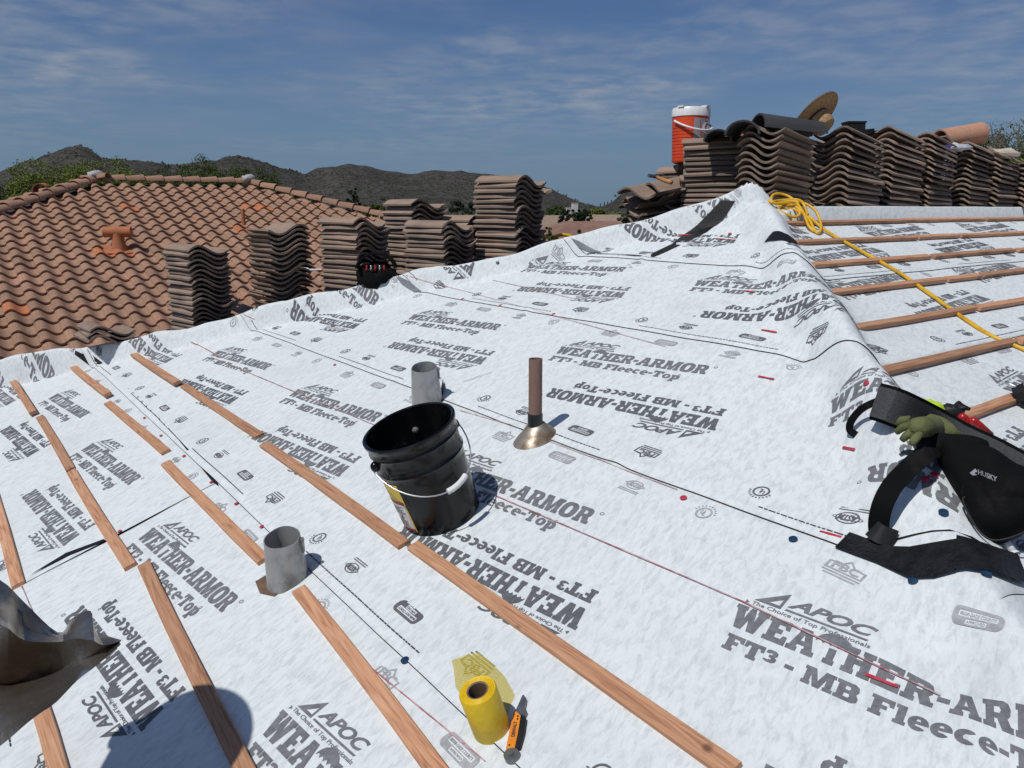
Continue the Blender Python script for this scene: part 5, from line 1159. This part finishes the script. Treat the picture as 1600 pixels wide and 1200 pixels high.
SKYL = [(-900, 300), (-500, 285), (-200, 282), (-60, 278), (0, 269), (60, 252), (95, 240), (118, 233), (135, 230), (152, 237), (168, 247), (200, 251), (240, 254), (268, 259), (300, 257), (345, 252), (378, 245), (398, 247), (420, 256), (445, 264), (478, 271), (500, 266), (522, 258), (545, 256), (575, 260), (605, 266), (640, 273), (662, 269), (685, 266), (715, 268), (750, 271), (790, 276), (830, 285), (860, 296), (890, 309), (915, 319), (940, 324), (958, 316), (972, 302), (985, 294), (1005, 288), (1040, 283), (1090, 286), (1150, 292), (1220, 298), (1300, 304), (1400, 312), (1500, 316), (1650, 318), (1800, 316), (2200, 312), (2800, 318)]
def sky_el(px):
    xs = [a for a, _ in SKYL]; y = np.interp(px, xs, [b_ for _, b_ in SKYL]); return (325 - y) / 1233
azs = np.linspace(-52, 52, 620); V, F = [], []; rad_ = np.concatenate([np.linspace(430, 1000, 46), np.linspace(1030, 1500, 10)]); nr = len(rad_)
for az in azs:
    a = R_(az); px = 800 + 1233 * math.tan(a); el = float(sky_el(px)) * math.cos(a)
    rid = 1000 - 120 * math.sin(az * .21) ; foot = 470 + 60 * math.sin(az * .33 + 1)
    for r in rad_:
        x, y = r * math.sin(a), r * math.cos(a); hz = max(el, .001) * rid - GROUND_Z
        t = (r - foot) / (rid - foot); f = max(0, min(t, 1)); g = f ** 1.25 if t <= 1 else max(0, 1 - (t - 1) * 1.2)
        gul = mnoise.fractal(Vector((x * .006, y * .006, 1.3)), 1.0, 2.0, 6) * .34 * (1 - f ** 3) * min(1, f * 3)
        rk = mnoise.fractal(Vector((x * .03, y * .03, 7)), 1.0, 2.0, 4)
        z = GROUND_Z - .3 + hz * max(0, g + gul * g) + rk * 2.2 * min(1, f * 4)
        V.append((x, y, z))
for i in range(len(azs) - 1):
    for j in range(nr - 1): a = i * nr + j; F.append((a, a + nr, a + nr + 1, a + 1))
hl = obj('hills', V, F, M_hill, None, False); tag(hl, kind='structure')
HV = np.array(V).reshape(len(azs), nr, 3)
M_shr = mat('hill_scrub', (.022, .028, .014), (.04, .045, .024), .3, .95)
b = MB()
oct_ = [(1, 0, 0), (0, 1, 0), (-1, 0, 0), (0, -1, 0), (0, 0, 1)]; of_ = [(0, 1, 4), (1, 2, 4), (2, 3, 4), (3, 0, 4)]
for _ in range(9000):
    i, j = random.randrange(60, len(azs) - 60), random.randrange(2, 46); p = HV[i, j] + np.array([random.uniform(-4, 4), random.uniform(-6, 6), -.2]); s = random.uniform(.5, 1.3) * (1 if random.random() < .9 else 1.8)
    ro_ = random.random() * 6; b.add([(p[0] + s * (x * math.cos(ro_) - y * math.sin(ro_)), p[1] + s * (x * math.sin(ro_) + y * math.cos(ro_)), p[2] + z * s * 1.3) for x, y, z in oct_], of_)
tag(b.obj('hill_scrub', M_shr), 'dark desert scrub dotted over the far hills', 'scrub', kind='stuff')
b = MB()                                                                      # saguaro and poles along the saddle
for px, y0, y1 in ((944, 322, 316), (949, 323, 315), (955, 321, 313), (962, 318, 312), (938, 324, 318)):
    d = 900; p = at_az(px, y0, d); h = (y0 - y1) / 1233 * d; b.tube([p + np.array([0, 0, -3]), p + np.array([0, 0, h])], .55, 6)
tag(b.obj('saguaros', M_shr), 'thin saguaro stems on the saddle between the hills', 'cactus', kind='stuff')

# ---- trees
M_bark = mat('bark', (.10, .075, .05), (.15, .12, .08), 5, .9, bump=.4)
def leaf_mat(name, c1, c2):
    m = mat(name, c1, c2, .9, .7, spec=.2); b_ = m.node_tree.nodes['Principled BSDF']; b_.inputs['Subsurface Weight'].default_value = 0; return m
M_lf = [leaf_mat('leaf_paloverde', (.11, .14, .022), (.17, .20, .04)), leaf_mat('leaf_mesquite', (.055, .08, .022), (.095, .125, .036)), leaf_mat('leaf_dark', (.02, .035, .018), (.04, .055, .03)), leaf_mat('leaf_grey', (.07, .085, .045), (.11, .125, .07))]
def fast_mesh(name, V, nq, m):                            # quads from a flat vertex array
    me = bpy.data.meshes.new(name); me.vertices.add(len(V)); me.vertices.foreach_set('co', V.astype(np.float32).ravel())
    me.loops.add(nq * 4); me.loops.foreach_set('vertex_index', np.arange(nq * 4, dtype=np.int32)); me.polygons.add(nq)
    me.polygons.foreach_set('loop_start', np.arange(0, nq * 4, 4, dtype=np.int32)); me.update(calc_edges=True); me.materials.append(m); return me
def leaves(P, s, rg):
    n = len(P); a = rg.normal(size=(n, 3)); a /= np.linalg.norm(a, axis=1)[:, None]; b_ = rg.normal(size=(n, 3)); b_ /= np.linalg.norm(b_, axis=1)[:, None]; sz = (s * rg.uniform(.6, 1.4, n))[:, None]
    return np.stack([P + a * sz, P + b_ * sz * .45, P - a * sz, P - b_ * sz * .45], 1).reshape(-1, 3)
def tree(label, base, height, rad, mi, nclus=300, nleaf=150, leaf=.05, group=None, name='desert_tree', twig=0, seed=0, cat='tree', flat=.75):
    rg = np.random.default_rng(seed); t = thing(name, label, cat, base, group=group); tb = MB(); fork = height * .28
    tb.tube([(0, 0, -.3), (.1, 0, fork * .5), (0, .05, fork)], [height * .03, height * .026, height * .02], 8); PT = []
    for k in range(nclus):
        a = rg.uniform(0, 6.283); q = math.sqrt(rg.random()); rr_ = rad * q * rg.uniform(.9, 1.06); dome = math.sqrt(max(0, 1 - q ** 4 * .8)); lump = 1 + .07 * math.sin(3 * a + seed) + rg.normal(0, .035)
        hgt = fork * 1.15 + (height * .95 - fork * 1.15) * dome * lump * (rg.random() ** .16); c = np.array([rr_ * math.cos(a), rr_ * math.sin(a), hgt]); cr = rad * rg.uniform(.09, .17)
        if k % 20 == 0: tb.tube([(0, .05, fork), tuple(c * np.array([.45, .45, .0]) + np.array([0, 0, fork + (hgt - fork) * .6])), tuple(c)], [height * .014, height * .008, height * .003], 6)
        d = rg.normal(size=(nleaf, 3)); d /= np.linalg.norm(d, axis=1)[:, None]; PT.append(c + d * cr * (rg.random(nleaf) ** .4)[:, None] * np.array([1, 1, flat]))
    for k in range(twig):
        a = rg.uniform(0, 6.283); q = rg.uniform(.1, .85); c = np.array([rad * q * math.cos(a), rad * q * math.sin(a), fork + (height * .93 - fork) * math.sqrt(1 - q * q * .85)]); tip = c + np.array([rg.uniform(-.4, .4), rg.uniform(-.4, .4), rg.uniform(.35, .9)]) * rad * .5
        tb.tube([c * .85, c, (c + tip) / 2 + rg.normal(0, .03, 3) * rad, tip], [height * .004, height * .003, height * .002, height * .001], 5); f = rg.random((45, 1)); PT.append(c + (tip - c) * f + rg.normal(0, .045, (45, 3)) * rad)
    PT = np.concatenate(PT); tb.obj('trunk', M_bark, t, True); link('crown', fast_mesh('crown', leaves(PT, leaf, rg), len(PT), M_lf[mi]), t); return t
def tree_px(label, px, ytop, d, wpx, mi, **k):
    p = at_az(px, 325, d); top = (325 - ytop) / 1233 * d; return tree(label, (p[0], p[1], GROUND_Z), top - GROUND_Z, wpx / 1233 * d, mi, **k)
gW = 'trees behind the tiled wing'
tree_px('dull green tree at the far left behind the tiled wing', 8, 290, 34, 80, 1, group=gW, seed=1, leaf=.036)
tree_px('bright green palo verde left of the wing ridge cap', 100, 266, 33, 85, 0, group=gW, seed=2, leaf=.036)
tree_px('bright green palo verde right above the ridge mortar cap', 178, 265, 35, 80, 0, group=gW, seed=3, leaf=.036)
tree_px('dark mesquite behind the middle of the wing ridge', 250, 270, 37, 75, 1, group=gW, seed=4, leaf=.036)
tree_px('feathery tree with bare twigs above the wing ridge', 322, 263, 34, 75, 1, group=gW, seed=5, twig=26, leaf=.04)
tree_px('green mesquite at the right end of the wing ridge', 392, 263, 36, 62, 1, group=gW, seed=6, leaf=.036)
tree_px('yellowish bush tree low beyond the wing right hip', 440, 292, 45, 40, 0, group=gW, seed=16, leaf=.06)
gR = 'trees at the right edge'
tree_px('leafy palo verde at the right edge behind the stacks', 1592, 212, 15, 120, 3, group=gR, seed=7, leaf=.026, nclus=120, nleaf=110, twig=60)
tree_px('dense green bush low at the right edge', 1606, 246, 14, 90, 0, group=gR, seed=8, leaf=.028)
tree_px('thin twiggy tree behind the terracotta pipe', 1535, 216, 18, 80, 3, group=gR, seed=9, leaf=.026, nclus=26, nleaf=70, twig=60)
gM = 'trees in the middle distance'
for i, (lab_, px, y, d, w, mi) in enumerate((('dark conical tree left of the stacks on the plain', 552, 296, 75, 12, 2), ('round green tree on the plain above the third stack', 590, 312, 70, 26, 1), ('low olive tree beside the wing right hip', 480, 308, 80, 26, 1), ('round dark tree behind the tallest left stack', 720, 312, 95, 24, 2), ('broad green tree left of the white tower house', 868, 322, 120, 20, 1), ('dark bushy tree in front of the white tower', 893, 326, 95, 20, 2),
        ('dark bushy tree right of the white tower', 912, 327, 90, 18, 2), ('pale green tree on the saddle plain', 935, 326, 170, 16, 0), ('grey green tree right of the gabled house', 980, 336, 75, 20, 3), ('olive tree just left of the loose heap', 1000, 330, 110, 24, 2), ('low bush beside the tallest left stack', 858, 350, 40, 16, 1), ('low bush before the brown roofed house', 905, 358, 34, 18, 1), ('low bush right of the brown roofed house', 965, 352, 42, 18, 3), ('pale bush on the plain above the low stack', 650, 314, 110, 20, 1), ('far green tree between low stack and tallest stack', 765, 318, 130, 22, 1))):
    tree_px(lab_, px, y, d, w, mi, group=gM, seed=30 + i, nclus=50, nleaf=90, leaf=.0012 * d + .02, flat=.8)
b = MB(); rn = random.Random(5)
for _ in range(1500):
    d = 70 * (9 ** rn.random()); az = rn.uniform(-34, 30); p = np.array([d * math.sin(R_(az)), d * math.cos(R_(az)), GROUND_Z]); s = rn.uniform(.5, 1.6) * (1 + d / 500)
    for _k in range(7): b.ellipsoid(p + np.array([rn.gauss(0, s * .5), rn.gauss(0, s * .5), s * rn.uniform(.3, .8)]), (s * .5, s * .5, s * .45), 5, 3, wob=.6)
tag(b.obj('desert_shrubs', M_lf[1]), 'scattered green desert shrubs over the plain', 'shrubs', kind='stuff')

# ---- houses on the plain
M_gl = mat('window_glass', (.03, .04, .05), None, rough=.1); M_door = mat('door_brown', (.10, .06, .04), None)
M_rt = mat('far_roof_tan', (.30, .22, .16), (.25, .18, .13), 2, .9); M_rb = mat('far_roof_brown', (.20, .11, .08), (.26, .15, .105), 1.2, .9, bump=.4); M_w2 = mat('far_wall_tan', (.30, .17, .11), (.34, .2, .13), 2, .9); M_w3 = mat('far_wall_white', (.62, .60, .56), (.55, .53, .5), 2, .9)
def far_house(label, px, ytop, d, wd, dp, hw, mw, mr_, yaw=0, flat=False):
    p = at_az(px, 325, d); top = (325 - ytop) / 1233 * d; rh = 0 if flat else wd * .17; gz = GROUND_Z; h = max(2.4, top - rh - gz); t = thing('far_house', label, 'house', (p[0], p[1], gz), (0, 0, R_(yaw)))
    b = MB(); b.box((0, 0, h / 2), (wd, dp, h)); b.obj('wall', mw, t)
    o = .5; b = MB()
    if flat: b.box((0, 0, h + .12), (wd + .3, dp + .3, .24))
    else: b.add([(-wd / 2 - o, -dp / 2 - o, h), (wd / 2 + o, -dp / 2 - o, h), (wd / 2 + o, dp / 2 + o, h), (-wd / 2 - o, dp / 2 + o, h), (-wd / 4, 0, h + rh), (wd / 4, 0, h + rh)], [(0, 1, 5, 4), (1, 2, 5), (2, 3, 4, 5), (3, 0, 4), (3, 2, 1, 0)])
    b.obj('roof', mr_, t)
    for k in (-1, 1):
        w_ = MB(); w_.box((k * wd * .28, -dp / 2 - .02, min(1.6, h * .5)), (1.4, .08, 1.2)); wo = w_.obj('window', M_w3, t); g_ = MB(); g_.box((k * wd * .28, -dp / 2 - .07, min(1.6, h * .5)), (1.2, .04, 1.0)); g_.obj('pane', M_gl, wo)
    w_ = MB(); w_.box((0, -dp / 2 - .02, 1.05), (1.0, .08, 2.1)); w_.obj('door', M_door, t); return t
far_house('low house with broad brown roof just beyond the left hip', 922, 345, 46, 6.5, 6, 2.6, M_stucco, M_rb, 20)
far_house('reddish gabled house with tan roof on the plain', 948, 335, 105, 7.5, 8, 3, M_w2, M_rt, -25)
far_house('tan roofed house left of the dark trees', 856, 336, 100, 9, 8, 3, M_w3, M_rt, 15)
far_house('white flat topped tower house on the plain', 898, 318, 420, 2.6, 4, 3, M_w3, M_w3, 10, True)
far_house('low white flat house beside the tower', 891, 325, 425, 4, 4, 3, M_w3, M_w3, 10, True)
far_house('tan roofed house on the plain above the low stack', 630, 330, 120, 10, 8, 3, M_w3, M_rt, -10)
